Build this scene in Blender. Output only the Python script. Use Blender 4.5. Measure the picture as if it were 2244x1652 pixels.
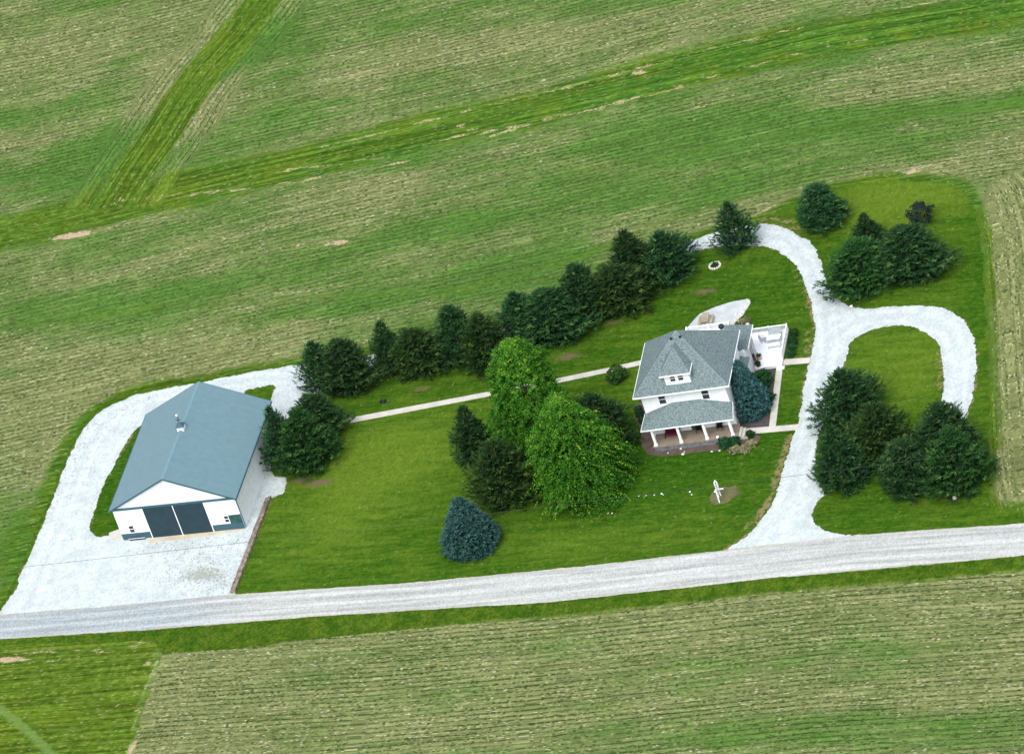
import bpy, math, random
import numpy as np
from mathutils import Matrix, Vector

# ------------------------------------------------------------------ camera, sky, sun, exposure
S = bpy.context.scene
for o in list(bpy.data.objects): bpy.data.objects.remove(o)
COL = S.collection
PITCH, ROLL, DIST, AZ, PXM = 0.59038, 0.33253, 702.07, math.radians(26), 20.0
_h = np.array([math.cos(AZ), math.sin(AZ), 0]); _g = np.array([-math.sin(AZ), math.cos(AZ), 0]); _z = np.array([0, 0, 1.])
FWD = math.cos(PITCH)*_g - math.sin(PITCH)*_z
_u0 = math.sin(PITCH)*_g + math.cos(PITCH)*_z
RGT = math.cos(ROLL)*_h - math.sin(ROLL)*_u0
UPV = math.sin(ROLL)*_h + math.cos(ROLL)*_u0
CAM = -FWD*DIST
cd = bpy.data.cameras.new('camera'); cam = bpy.data.objects.new('camera', cd); COL.objects.link(cam)
cam.matrix_world = Matrix(((RGT[0], UPV[0], -FWD[0], CAM[0]), (RGT[1], UPV[1], -FWD[1], CAM[1]), (RGT[2], UPV[2], -FWD[2], CAM[2]), (0, 0, 0, 1)))
cd.sensor_width = 36; cd.lens = 36*PXM*DIST/2244; cd.clip_start = 10; cd.clip_end = 9000
S.camera = cam

SUN_EL, SUN_AZ = math.radians(55), math.radians(272)   # azimuth: direction the light comes from, counter-clockwise from +X
W = bpy.data.worlds.new('World'); S.world = W; W.use_nodes = True
nt = W.node_tree; nt.nodes.clear()
sky = nt.nodes.new('ShaderNodeTexSky'); sky.sky_type = 'NISHITA'; sky.sun_disc = False
sky.sun_elevation = SUN_EL; sky.sun_rotation = math.pi/2 - SUN_AZ; sky.air_density = 1.0; sky.dust_density = 2.5; sky.ozone_density = 1.0
bg = nt.nodes.new('ShaderNodeBackground'); bg.inputs[1].default_value = 0.15
wo = nt.nodes.new('ShaderNodeOutputWorld')
hz = nt.nodes.new('ShaderNodeHueSaturation'); hz.inputs['Saturation'].default_value = .42   # thin overcast
nt.links.new(sky.outputs[0], hz.inputs['Color']); nt.links.new(hz.outputs[0], bg.inputs[0]); nt.links.new(bg.outputs[0], wo.inputs[0])
sl = bpy.data.lights.new('sun', 'SUN'); so = bpy.data.objects.new('sun', sl); COL.objects.link(so)
sl.energy = 0.95; sl.angle = math.radians(34); sl.color = (1, .97, .92)
sd = Vector((math.cos(SUN_EL)*math.cos(SUN_AZ), math.cos(SUN_EL)*math.sin(SUN_AZ), math.sin(SUN_EL)))
so.rotation_euler = sd.to_track_quat('Z', 'Y').to_euler(); so.location = (0, 0, 80)
S.view_settings.view_transform = 'Standard'; S.view_settings.look = 'None'
S.view_settings.exposure = 0.98; S.view_settings.gamma = 1

# ------------------------------------------------------------------ helpers
def at(px, py, z=0.0):
    """point at height z under a position of the 2244 px wide survey picture"""
    d = FWD*DIST*PXM + RGT*(px-1122) - UPV*(py-826)
    return CAM + d*((z-CAM[2])/d[2])
def gp(pts): return np.array([at(x, y)[:2] for x, y in pts])

def hsh(ix, iy, s):
    n = (ix.astype(np.int64)*374761393 + iy.astype(np.int64)*668265263 + s*974634777) & 0xffffffff
    n = ((n ^ (n >> 13))*1274126177) & 0xffffffff
    return ((n ^ (n >> 16)) & 0xffff)/65535.0
def vn(x, y, s=0):
    x = np.asarray(x, float); y = np.asarray(y, float)
    ix = np.floor(x); iy = np.floor(y); fx = x-ix; fy = y-iy
    fx = fx*fx*(3-2*fx); fy = fy*fy*(3-2*fy)
    a = hsh(ix, iy, s); b = hsh(ix+1, iy, s); c = hsh(ix, iy+1, s); d = hsh(ix+1, iy+1, s)
    return (a+(b-a)*fx)*(1-fy) + (c+(d-c)*fx)*fy
def fbm(x, y, s=0, o=4):
    r = 0; a = .5
    for k in range(o): r = r + a*vn(x*2**k, y*2**k, s+k*7); a *= .5
    return r/(1-.5**o)*1.0 - .5
def seg_d(P, A, B):
    d = B-A; L = (d**2).sum()+1e-12
    t = np.clip(((P-A)@d)/L, 0, 1); q = P-(A+t[:, None]*d)
    return np.sqrt((q**2).sum(1)), t
def line_d(P, pts):
    best = np.full(len(P), 1e9); al = np.zeros(len(P)); sg = np.ones(len(P)); acc = 0
    for A, B in zip(pts[:-1], pts[1:]):
        d, t = seg_d(P, A, B); L = np.hypot(*(B-A)); m = d < best
        cr = (B-A)[0]*(P[:, 1]-A[1]) - (B-A)[1]*(P[:, 0]-A[0])
        best[m] = d[m]; al[m] = (acc+t*L)[m]; sg[m] = np.sign(cr)[m]; acc += L
    return best, al, sg
def poly_d(P, pts):
    """signed distance to a closed polygon, negative inside"""
    best = np.full(len(P), 1e9); ins = np.zeros(len(P), bool)
    for A, B in zip(pts, np.roll(pts, -1, 0)):
        d, t = seg_d(P, A, B); best = np.minimum(best, d)
        c = ((A[1] > P[:, 1]) != (B[1] > P[:, 1]))
        ins ^= c & (P[:, 0] < (B[0]-A[0])*(P[:, 1]-A[1])/(B[1]-A[1]+1e-12)+A[0])
    return np.where(ins, -best, best)
def smooth(pts, n=2):
    pts = np.asarray(pts, float)
    for _ in range(n):
        a = pts*.75+np.roll(pts, -1, 0)*.25; b = pts*.25+np.roll(pts, -1, 0)*.75
        pts = np.stack([a, b], 1).reshape(-1, 2)
    return pts
def sstep(a, b, x):
    t = np.clip((x-a)/(b-a), 0, 1); return t*t*(3-2*t)

def tag(o, label=None, cat=None, group=None, kind=None):
    if label: o['label'] = label
    if cat: o['category'] = cat
    if group: o['group'] = group
    if kind: o['kind'] = kind
    return o
def link(name, me, mat=None, parent=None):
    o = bpy.data.objects.new(name, me); COL.objects.link(o)
    if mat is not None: me.materials.append(mat)
    if parent is not None: o.parent = parent
    return o
def thing(name, label, cat, loc=(0, 0, 0), rz=0, group=None):
    o = bpy.data.objects.new(name, None); COL.objects.link(o)
    o.location = loc; o.rotation_euler = (0, 0, rz); o.empty_display_size = .3
    return tag(o, label, cat, group)
def npmesh(name, V, F, attrs=None):
    """V (n,3), F (m,k) same-size faces, vertex float attributes"""
    me = bpy.data.meshes.new(name); V = np.asarray(V, np.float32); F = np.asarray(F, np.int32); k = F.shape[1]
    me.vertices.add(len(V)); me.vertices.foreach_set('co', V.ravel())
    me.loops.add(F.size); me.loops.foreach_set('vertex_index', F.ravel())
    me.polygons.add(len(F)); me.polygons.foreach_set('loop_start', np.arange(0, F.size, k, dtype=np.int32))
    me.polygons.foreach_set('loop_total', np.full(len(F), k, np.int32))
    for n, a in (attrs or {}).items():
        a = np.asarray(a, np.float32)
        if a.ndim == 1: me.attributes.new(n, 'FLOAT', 'POINT').data.foreach_set('value', a)
        else: me.attributes.new(n, 'FLOAT_VECTOR', 'POINT').data.foreach_set('vector', a.ravel())
    me.update(calc_edges=True); me.validate(); return me
def sheet(name, fn, box, res, z, mat, attrs=None, kind='structure'):
    """ground sheet: the part of a fine grid where fn(P) < 0, edge cut along the contour"""
    x = np.arange(box[0], box[1]+res, res); y = np.arange(box[2], box[3]+res, res)
    X, Y = np.meshgrid(x, y); P = np.stack([X.ravel(), Y.ravel()], 1); nx = len(x)
    D = fn(P); D = np.where(np.abs(D) < 1e-4, 1e-4, D)
    i = (np.arange(len(y)-1)[:, None]*nx+np.arange(nx-1)[None]).ravel()
    T = np.concatenate([np.stack([i, i+1, i+nx+1], 1), np.stack([i, i+nx+1, i+nx], 1)])
    ins = D[T] < 0; n = ins.sum(1)
    faces = [T[n == 3]]; newP = []; base = len(P)
    for cnt in (1, 2):
        t = T[n == cnt]; f = ins[n == cnt]
        odd = np.argmax(f if cnt == 1 else ~f, 1); r = np.arange(len(t))
        a = t[r, odd]; b = t[r, (odd+1) % 3]; c = t[r, (odd+2) % 3]
        pab = P[a]+(P[b]-P[a])*(D[a]/(D[a]-D[b]))[:, None]; pac = P[a]+(P[c]-P[a])*(D[a]/(D[a]-D[c]))[:, None]
        k = base+sum(len(q) for q in newP); iab = k+np.arange(len(t)); iac = iab+len(t); newP += [pab, pac]
        if cnt == 1: faces.append(np.stack([a, iab, iac], 1))
        else: faces += [np.stack([iab, b, c], 1), np.stack([iab, c, iac], 1)]
    P = np.concatenate([P]+newP); F = np.concatenate(faces)
    u, inv = np.unique(F, return_inverse=True); P = P[u]; F = inv.reshape(F.shape)
    me = npmesh(name, np.c_[P, np.full(len(P), z)], F, attrs(P) if attrs else None)
    return tag(link(name, me, mat), kind=kind)

class MB:
    def __init__(s): s.v = []; s.f = []
    def face(s, *p):
        n = len(s.v); s.v += [tuple(map(float, q)) for q in p]; s.f.append(tuple(range(n, n+len(p)))); return s
    def box(s, x0, x1, y0, y1, z0, z1):
        n = len(s.v); s.v += [(x0, y0, z0), (x1, y0, z0), (x1, y1, z0), (x0, y1, z0), (x0, y0, z1), (x1, y0, z1), (x1, y1, z1), (x0, y1, z1)]
        s.f += [tuple(n+i for i in q) for q in ((0, 3, 2, 1), (4, 5, 6, 7), (0, 1, 5, 4), (1, 2, 6, 5), (2, 3, 7, 6), (3, 0, 4, 7))]; return s
    def slab(s, pts, t):
        """thick plate: top polygon pts, bottom t below"""
        n = len(s.v); k = len(pts); s.v += [tuple(map(float, p)) for p in pts]+[(p[0], p[1], p[2]-t) for p in pts]
        s.f.append(tuple(range(n, n+k))); s.f.append(tuple(range(n+2*k-1, n+k-1, -1)))
        for i in range(k): j = (i+1) % k; s.f.append((n+i, n+k+i, n+k+j, n+j))
        return s
    def tube(s, pts, r, n=8, r1=None, cap=True):
        pts = [Vector(p) for p in pts]; b = len(s.v); m = len(pts)
        for i, p in enumerate(pts):
            d = (pts[min(i+1, m-1)]-pts[max(i-1, 0)]).normalized(); q = d.to_track_quat('Z', 'Y'); rr = r if r1 is None else r+(r1-r)*i/(m-1)
            for k in range(n):
                a = 2*math.pi*k/n; s.v.append(tuple(p+q @ Vector((rr*math.cos(a), rr*math.sin(a), 0))))
        for i in range(m-1):
            for k in range(n):
                k2 = (k+1) % n; s.f.append((b+i*n+k, b+i*n+k2, b+(i+1)*n+k2, b+(i+1)*n+k))
        if cap: s.f.append(tuple(b+k for k in range(n-1, -1, -1))); s.f.append(tuple(b+(m-1)*n+k for k in range(n)))
        return s
    def lathe(s, prof, n=16, c=(0, 0)):
        b = len(s.v); m = len(prof)
        for r, z in prof:
            for k in range(n): a = 2*math.pi*k/n; s.v.append((c[0]+r*math.cos(a), c[1]+r*math.sin(a), z))
        for i in range(m-1):
            for k in range(n): k2 = (k+1) % n; s.f.append((b+i*n+k, b+i*n+k2, b+(i+1)*n+k2, b+(i+1)*n+k))
        s.f.append(tuple(b+k for k in range(n-1, -1, -1))); s.f.append(tuple(b+(m-1)*n+k for k in range(n))); return s
    def build(s, name, mat, parent=None, smooth=False, bevel=0):
        me = bpy.data.meshes.new(name); me.from_pydata(s.v, [], s.f); me.update()
        if smooth: me.polygons.foreach_set('use_smooth', [True]*len(me.polygons))
        o = link(name, me, mat, parent)
        if bevel: b = o.modifiers.new('bevel', 'BEVEL'); b.width = bevel; b.segments = 1; b.limit_method = 'ANGLE'
        return o

# ------------------------------------------------------------------ material helpers
class NT:
    def __init__(s, name):
        s.m = bpy.data.materials.new(name); s.m.use_nodes = True; s.t = s.m.node_tree; s.t.nodes.clear()
        s.out = s.n('ShaderNodeOutputMaterial'); s.b = s.n('ShaderNodeBsdfPrincipled'); s.l(s.b.outputs[0], s.out.inputs[0])
        s.b.inputs['Roughness'].default_value = .85; s.b.inputs['Specular IOR Level'].default_value = .2
    def n(s, t): return s.t.nodes.new(t)
    def l(s, a, b): s.t.links.new(a, b)
    def put(s, inp, v):
        if isinstance(v, bpy.types.NodeSocket): s.l(v, inp)
        elif isinstance(v, (tuple, list)): inp.default_value = (*v, 1) if len(v) == 3 and len(inp.default_value) == 4 else v
        else: inp.default_value = v
    def attr(s, name, vec=False):
        a = s.n('ShaderNodeAttribute'); a.attribute_name = name; return a.outputs['Vector' if vec else 'Fac']
    def pos(s): return s.n('ShaderNodeNewGeometry').outputs['Position']
    def obj(s): return s.n('ShaderNodeTexCoord').outputs['Object']
    def map(s, v, sc=(1, 1, 1), rot=0):
        m = s.n('ShaderNodeMapping'); s.l(v, m.inputs[0]); m.inputs['Scale'].default_value = sc; m.inputs['Rotation'].default_value = (0, 0, rot); return m.outputs[0]
    def noise(s, v, sc, det=3, rough=.55):
        n = s.n('ShaderNodeTexNoise'); s.l(v, n.inputs['Vector']); n.inputs['Scale'].default_value = sc; n.inputs['Detail'].default_value = det; n.inputs['Roughness'].default_value = rough; return n.outputs['Fac']
    def cell(s, v, sc):
        """random grain: one value per small cell"""
        f = s.n('ShaderNodeVectorMath'); f.operation = 'FLOOR'; s.l(s.map(v, sc), f.inputs[0]); w = s.n('ShaderNodeTexWhiteNoise'); w.noise_dimensions = '3D'; s.l(f.outputs[0], w.inputs['Vector']); return w.outputs['Value']
    def gain(s, c, v, lo, hi):
        """scale colour c by lo..hi as v runs 0..1"""
        k = s.n('ShaderNodeMapRange'); s.l(v, k.inputs[0]); k.inputs[3].default_value = lo; k.inputs[4].default_value = hi
        m = s.n('ShaderNodeVectorMath'); m.operation = 'SCALE'; s.put(m.inputs[0], c) if isinstance(c, bpy.types.NodeSocket) else None; s.l(k.outputs[0], m.inputs['Scale']); return m.outputs[0]
    def math(s, op, a, b=0.0, c=0.0):
        m = s.n('ShaderNodeMath'); m.operation = op
        for i, v in enumerate((a, b, c)): s.put(m.inputs[i], v)
        return m.outputs[0]
    def rng(s, v, a, b, c=0.0, d=1.0):
        m = s.n('ShaderNodeMapRange'); m.interpolation_type = 'SMOOTHSTEP'
        for i, q in enumerate((v, a, b, c, d)): s.put(m.inputs[i], q)
        return m.outputs[0]
    def mix(s, f, a, b, mode='MIX'):
        m = s.n('ShaderNodeMix'); m.data_type = 'RGBA'; m.blend_type = mode
        s.put(m.inputs[0], f); s.put(m.inputs[6], a); s.put(m.inputs[7], b); return m.outputs[2]
    def col(s, v): s.put(s.b.inputs['Base Color'], v)
    def bump(s, h, st=.3, dist=.05):
        b = s.n('ShaderNodeBump'); b.inputs['Strength'].default_value = st; b.inputs['Distance'].default_value = dist; s.l(h, b.inputs['Height']); s.l(b.outputs[0], s.b.inputs['Normal'])
    def sep(s, v):
        x = s.n('ShaderNodeSeparateXYZ'); s.l(v, x.inputs[0]); return x.outputs

def plain(name, c, rough=.6, var=.12, sc=3.0, spec=.3, metal=0):
    t = NT(name); n = t.noise(t.obj(), sc, 4)
    t.col(t.mix(t.rng(n, .3, .7), tuple(q*(1-var) for q in c), tuple(min(q*(1+var), .9) for q in c)))
    t.b.inputs['Roughness'].default_value = rough; t.b.inputs['Specular IOR Level'].default_value = spec; t.b.inputs['Metallic'].default_value = metal
    return t.m
def lined(name, c, dark, axis, pitch, width=.12, rough=.6, var=.06, speck=0.0):
    """painted boards or ribbed sheet: thin joint lines every pitch metres along one local axis"""
    t = NT(name); ob = t.obj(); x = t.sep(ob)[axis]
    fr = t.math('FRACT', t.math('DIVIDE', x, pitch)); e = t.rng(t.math('ABSOLUTE', t.math('SUBTRACT', fr, .5)), .5-width, .5, 0, 1)
    n = t.noise(ob, 1.3, 4)
    base = t.mix(t.rng(n, .3, .7), tuple(q*(1-var) for q in c), tuple(min(q*(1+var), .9) for q in c))
    if speck: base = t.mix(t.rng(t.noise(ob, 14, 2), .45, .7, 0, speck), base, tuple(q*.5 for q in c))
    t.col(t.mix(e, base, dark)); t.b.inputs['Roughness'].default_value = rough
    t.bump(t.math('SUBTRACT', 1.0, e), .4, .02); return t.m

M = {}
M['white_siding'] = lined('white_siding', (.80, .83, .84), (.62, .66, .68), 2, .18, .12)
M['white_sheet'] = lined('white_ribbed_sheet', (.80, .83, .84), (.68, .72, .74), 0, .3, .12)
M['white_sheet_side'] = lined('white_ribbed_sheet_side', (.80, .83, .84), (.68, .72, .74), 1, .3, .12)
M['white_paint'] = plain('white_paint', (.82, .84, .84), .5, .03)
M['barn_roof'] = lined('blue_grey_ribbed_roof', (.135, .226, .256), (.109, .191, .219), 1, .3, .14, .45, .05)
M['ridge'] = plain('blue_grey_ridge_metal', (.145, .265, .315), .4, .05)
M['slate_trim'] = plain('slate_blue_trim', (.038, .092, .12), .5, .08)
M['slate_door'] = lined('slate_blue_ribbed_door', (.019, .042, .055), (.014, .032, .042), 0, .3, .14, .5, .1)
M['green_board'] = plain('dark_green_board', (.022, .075, .07), .6, .3, 2)
M['dark_glass'] = plain('dark_window_glass', (.03, .035, .045), .12, .2, 2, .5)
M['porch_floor'] = lined('tan_porch_boards', (.25, .205, .155), (.17, .14, .11), 0, .14, .1, .6, .12)
M['deck_white'] = lined('white_deck_boards', (.80, .82, .82), (.70, .73, .74), 0, .14, .1, .55, .04)
M['black_metal'] = plain('black_metal', (.012, .016, .02), .35, .2)
M['grey_metal'] = plain('grey_metal', (.36, .39, .41), .4, .1)
M['red_fabric'] = plain('dark_red_fabric', (.10, .005, .022), .8, .15)
M['weathered_wood'] = lined('weathered_wood', (.36, .31, .22), (.2, .17, .12), 0, .15, .1, .8, .2)
M['timber'] = plain('brown_timber', (.20, .165, .13), .85, .5, 1.6)
M['bark'] = plain('bark', (.09, .065, .05), .9, .3, 5)
M['stone'] = plain('pale_stone', (.62, .58, .52), .8, .2, 6)
M['wire'] = plain('wire_metal', (.05, .06, .05), .95, .1, 3, 0)
M['terracotta'] = plain('pale_clay', (.5, .36, .28), .8, .15)
def _shingle():
    t = NT('grey_asphalt_shingle'); ob = t.obj()
    n = t.noise(ob, .9, 4); f = t.noise(t.map(ob, (1, 1, 1.6)), 5.5, 3, .7)
    c = t.mix(t.rng(n, .3, .7), (.101, .143, .143), (.125, .172, .171))
    c = t.mix(t.rng(f, .38, .62), t.mix(.5, c, (.06, .09, .10)), t.mix(.45, c, (.27, .33, .335))); t.col(c)
    t.b.inputs['Roughness'].default_value = .9; t.bump(f, .4, .03); return t.m
M['shingle'] = _shingle()
M['ridge_shingle'] = plain('pale_ridge_shingle', (.19, .245, .25), .9, .2, 4)

def _field():
    t = NT('crop_field'); uv = t.attr('rowuv', True); x = t.sep(uv)
    g = t.attr('green'); tan = t.attr('tan'); st = t.attr('streak'); lush = t.attr('lush'); P = t.pos()
    big = t.noise(P, .07, 4, .6); mid = t.noise(t.map(uv, (.5, .12, 1)), 1.0, 4, .6)
    gg = t.math('ADD', g, t.math('ADD', t.math('MULTIPLY', t.math('SUBTRACT', big, .5), .9), t.math('MULTIPLY', t.math('SUBTRACT', mid, .5), 1.1)))
    c = t.mix(t.rng(gg, .0, .9), (.192, .212, .082), (.064, .160, .022))
    stp = t.noise(t.map(uv, (1.3, .05, 1)), 1.0, 5, .7); c = t.mix(t.rng(stp, .36, .64, .55, 0), c, (.066, .100, .028)); c = t.mix(t.rng(stp, .56, .74, 0, .55), c, (.27, .25, .135))
    # pale stubble flecks drawn out along the rows
    fl = t.noise(t.map(uv, (3.4, 1.3, 1)), 1.0, 4, .75); cl = t.noise(t.map(uv, (.9, .3, 1)), 1.0, 3, .6)
    amt = t.math('SUBTRACT', 1.0, t.math('MULTIPLY', t.rng(gg, .15, 1.05), .72))
    c = t.mix(t.math('MULTIPLY', t.rng(fl, .50, .70, 0, .65), amt), c, (.33, .30, .17))
    c = t.gain(c, t.cell(uv, (6.5, 3.6, 1)), .80, 1.20); c = t.gain(c, t.cell(uv, (3.1, .9, 1)), .84, 1.16)
    w1 = t.cell(uv, (8.0, 3.2, 1)); w2 = t.cell(uv, (5.0, 3.2, 1)); th = t.math('SUBTRACT', 1.118, t.math('MULTIPLY', t.math('MULTIPLY', amt, t.rng(cl, .35, .7, .45, 1)), .22))
    c = t.mix(t.math('MULTIPLY', t.math('GREATER_THAN', w1, th), .75), c, (.45, .42, .27))
    c = t.mix(t.math('MULTIPLY', t.math('GREATER_THAN', w2, .93), .75), c, (.030, .060, .014))
    # row lines: crop between stubble, broken into dashes
    wob = t.math('MULTIPLY', t.math('SUBTRACT', t.noise(t.map(uv, (.4, .25, 1)), 1.0, 3), .5), .45)
    ph = t.math('MULTIPLY', t.math('ADD', x[0], wob), 2*math.pi/.76)
    row = t.rng(t.math('COSINE', ph), .25, .85)
    dash = t.rng(t.noise(t.map(uv, (1.5, 2.6, 1)), 1.0, 3, .7), .38, .54)
    rs = t.math('MULTIPLY', t.math('MULTIPLY', row, dash), t.math('MULTIPLY', t.attr('rows'), t.rng(t.noise(t.map(uv, (.22, .07, 1)), 1.0, 4, .65), .36, .62, .40, 1)))
    c = t.mix(t.math('MULTIPLY', rs, .95), c, (.022, .040, .010))
    # grass waterway and lush spots
    gr = t.noise(t.map(uv, (1.6, .35, 1)), 1.0, 5, .65); gr2 = t.noise(P, 1.1, 4, .65)
    lc = t.mix(t.rng(gr, .3, .7), (.026, .088, .009), (.080, .155, .018)); lc = t.mix(t.rng(stp, .36, .52, .7, 0), lc, (.022, .080, .010))
    lc = t.mix(t.attr('olive'), lc, t.mix(t.rng(gr2, .3, .7), (.044, .092, .008), (.098, .146, .014)))
    lc = t.mix(t.rng(gr2, .45, .75, 0, .5), lc, (.10, .165, .04))
    lc = t.mix(t.rng(t.noise(P, .16, 3), .46, .66, 0, .5), lc, (.092, .135, .011))
    lc = t.gain(lc, t.rng(t.noise(t.map(uv, (1.9, .035, 1)), 1.0, 4, .7), .36, .64), .62, 1.38); lc = t.gain(lc, t.cell(uv, (5.0, 2.2, 1)), .80, 1.20); lc = t.mix(t.math('MULTIPLY', t.math('GREATER_THAN', w1, .975), .6), lc, (.25, .28, .12))
    c = t.mix(t.rng(t.math('ADD', lush, t.math('ADD', t.math('MULTIPLY', t.math('SUBTRACT', gr2, .5), .7), t.math('MULTIPLY', t.math('SUBTRACT', stp, .5), 1.1))), .30, .75), c, lc)
    # dry tan soil and straw
    tn = t.noise(t.map(uv, (1.1, .30, 1)), 1.0, 5, .7)
    c = t.mix(t.math('MULTIPLY', t.rng(t.math('ADD', st, t.math('MULTIPLY', t.math('SUBTRACT', tn, .5), 1.9)), .44, .70, 0, .9), t.rng(t.noise(P, 3.2, 3, .75), .40, .56, .0, 1)), c, (.44, .37, .21))
    tf = t.math('ADD', tan, t.math('MULTIPLY', t.math('SUBTRACT', t.noise(P, 1.3, 4, .7), .5), 1.3))
    c = t.mix(t.math('MULTIPLY', t.rng(tf, .45, .75, 0, .95), t.rng(t.noise(P, 5, 3, .7), .34, .5, .3, 1)), c, (.45, .335, .23))
    c = t.mix(t.rng(t.math('ADD', t.attr('pale'), t.math('MULTIPLY', t.math('SUBTRACT', gr2, .5), .5)), .35, .8, 0, .75), c, (.125, .205, .05))
    t.col(c); t.b.inputs['Roughness'].default_value = 1; t.b.inputs['Specular IOR Level'].default_value = 0
    t.bump(t.math('ADD', fl, t.math('MULTIPLY', row, -.5)), .35, .12); return t.m
M['field'] = _field()
def _lawn():
    t = NT('mown_lawn'); P = t.pos(); mp = t.map(P, (.22, 1.2, 1), math.radians(-8))
    n1 = t.noise(P, .09, 4, .6); n2 = t.noise(mp, .9, 4, .6); n3 = t.noise(P, 3.5, 3, .7); pale = t.attr('pale'); dry = t.attr('dry'); soil = t.attr('soil')
    f = t.math('ADD', t.math('ADD', t.math('MULTIPLY', n1, .5), t.math('MULTIPLY', n2, .95)), t.math('MULTIPLY', pale, .45))
    n4 = t.noise(t.map(P, (.5, 1.3, 1), math.radians(-6)), 2.2, 4, .7)
    c = t.mix(t.rng(f, .50, 1.15), (.016, .070, .004), (.096, .158, .015))
    c = t.mix(t.rng(n4, .42, .72, 0, .65), c, (.090, .142, .014)); c = t.mix(t.rng(n4, .30, .46, .5, 0), c, (.012, .048, .004))
    c = t.mix(t.rng(n3, .4, .75, 0, .4), c, (.055, .110, .012))
    c = t.mix(t.rng(t.noise(P, 1.9, 4, .8), .68, .78, 0, .5), c, (.13, .17, .045))
    g1 = t.cell(P, (5.5, 3.4, 1)); c = t.gain(c, g1, .86, 1.14); c = t.gain(c, t.cell(P, (2.2, 1.6, 1)), .92, 1.08); c = t.mix(t.math('MULTIPLY', t.math('GREATER_THAN', g1, .9955), .45), c, (.17, .22, .08))
    df = t.math('ADD', dry, t.math('MULTIPLY', t.math('SUBTRACT', t.noise(P, 1.2, 5, .75), .5), 2.5))
    c = t.mix(t.rng(df, .45, .8, 0, .8), c, (.25, .185, .095))
    sf = t.math('ADD', soil, t.math('MULTIPLY', t.math('SUBTRACT', t.noise(P, 1.6, 4, .7), .5), .8))
    c = t.mix(t.rng(sf, .4, .8, 0, .85), c, (.15, .105, .07))
    t.col(c); t.b.inputs['Roughness'].default_value = 1; t.b.inputs['Specular IOR Level'].default_value = 0
    t.bump(n3, .3, .06); return t.m
M['lawn'] = _lawn()
def _gravel():
    t = NT('white_gravel'); P = t.pos(); e = t.attr('edge'); d = t.attr('dirt')
    n1 = t.noise(P, .5, 6, .68); n2 = t.noise(P, 7, 3, .75); n3 = t.noise(P, 2.0, 4, .7)
    c = t.mix(t.rng(n1, .36, .64), (.375, .425, .428), (.485, .54, .543))
    c = t.mix(t.rng(n2, .35, .7, 0, .5), c, (.585, .64, .645)); c = t.mix(t.rng(n2, .3, .44, .45, 0), c, (.30, .345, .35))
    c = t.mix(t.math('MULTIPLY', t.rng(n3, .5, .68), t.rng(e, 0, 1.1, .8, 0)), c, (.33, .31, .22))
    tk = t.math('ADD', t.attr('track'), t.math('MULTIPLY', t.math('SUBTRACT', n3, .5), 1.2))
    c = t.mix(t.rng(tk, .3, 1.15, 0, .5), c, (.60, .65, .65)); c = t.mix(t.rng(t.math('SUBTRACT', t.attr('mid'), t.math('MULTIPLY', t.math('SUBTRACT', .62, n1), 2.2)), .2, 1.0, 0, .45), c, (.31, .35, .34))
    gc = t.cell(P, (7.5, 5, 1)); c = t.gain(c, gc, .90, 1.10); c = t.gain(c, t.cell(P, (3.3, 2.2, 1)), .97, 1.04)
    c = t.mix(t.math('MULTIPLY', t.math('GREATER_THAN', gc, t.math('SUBTRACT', 1.0, t.math('MULTIPLY', d, .22))), .6), c, (.16, .17, .15))
    df = t.math('ADD', d, t.math('MULTIPLY', t.math('SUBTRACT', t.noise(P, 2.0, 4, .75), .5), 1.9))
    c = t.mix(t.rng(df, .66, .90, 0, .8), c, (.25, .27, .22))
    t.col(c); t.b.inputs['Roughness'].default_value = .95; t.bump(n2, .5, .05); return t.m
M['gravel'] = _gravel()
def _road():
    t = NT('gravel_road'); uv = t.attr('roaduv', True); P = t.pos(); x = t.sep(uv)
    n1 = t.noise(t.map(uv, (1.4, .06, 1)), 1.0, 5, .6); n2 = t.noise(P, 6, 3, .75); n3 = t.noise(P, .06, 3)
    c = t.mix(t.rng(n1, .3, .7), (.26, .27, .252), (.46, .48, .46))
    c = t.mix(t.attr('dust'), c, t.mix(t.rng(n1, .3, .7), (.175, .22, .24), (.27, .325, .34)))
    tr = t.math('ADD', t.attr('track'), t.math('MULTIPLY', t.math('SUBTRACT', n1, .5), .9))
    c = t.mix(t.rng(tr, .3, .9, 0, .55), c, (.55, .575, .56))
    c = t.mix(t.rng(n2, .35, .7, 0, .4), c, (.55, .57, .56)); c = t.mix(t.rng(n2, .3, .43, .5, 0), c, (.21, .22, .21))
    c = t.gain(c, t.cell(P, (7.0, 4.5, 1)), .86, 1.12); e = t.attr('edge'); c = t.mix(t.math('MULTIPLY', t.rng(t.noise(P, 1.8, 4, .7), .45, .65), t.rng(e, 0, .7, .8, 0)), c, (.42, .36, .20))
    t.col(c); t.b.inputs['Roughness'].default_value = .95; t.bump(n2, .4, .04); return t.m
M['road'] = _road()
def ground_mat(name, a, b, dark, sc=1.5, f=5.0):
    t = NT(name); P = t.pos(); n = t.noise(P, sc, 5, .65); n2 = t.noise(P, f, 4, .75)
    c = t.mix(t.rng(n, .3, .7), a, b); c = t.mix(t.rng(n2, .3, .45, .7, 0), c, dark); t.col(c); t.bump(n2, .5, .05); t.b.inputs['Roughness'].default_value = .95; return t.m
M['mulch'] = ground_mat('bark_mulch', (.080, .056, .048), (.13, .096, .080), (.035, .022, .02), 1.2, 6)
M['mulch_grass'] = ground_mat('thin_mulch_in_grass', (.16, .12, .075), (.075, .11, .03), (.05, .07, .02), 1.5, 4)
M['dark_soil'] = ground_mat('dark_soil_bed', (.05, .045, .05), (.09, .08, .08), (.02, .02, .025), 1.2, 5)
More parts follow.
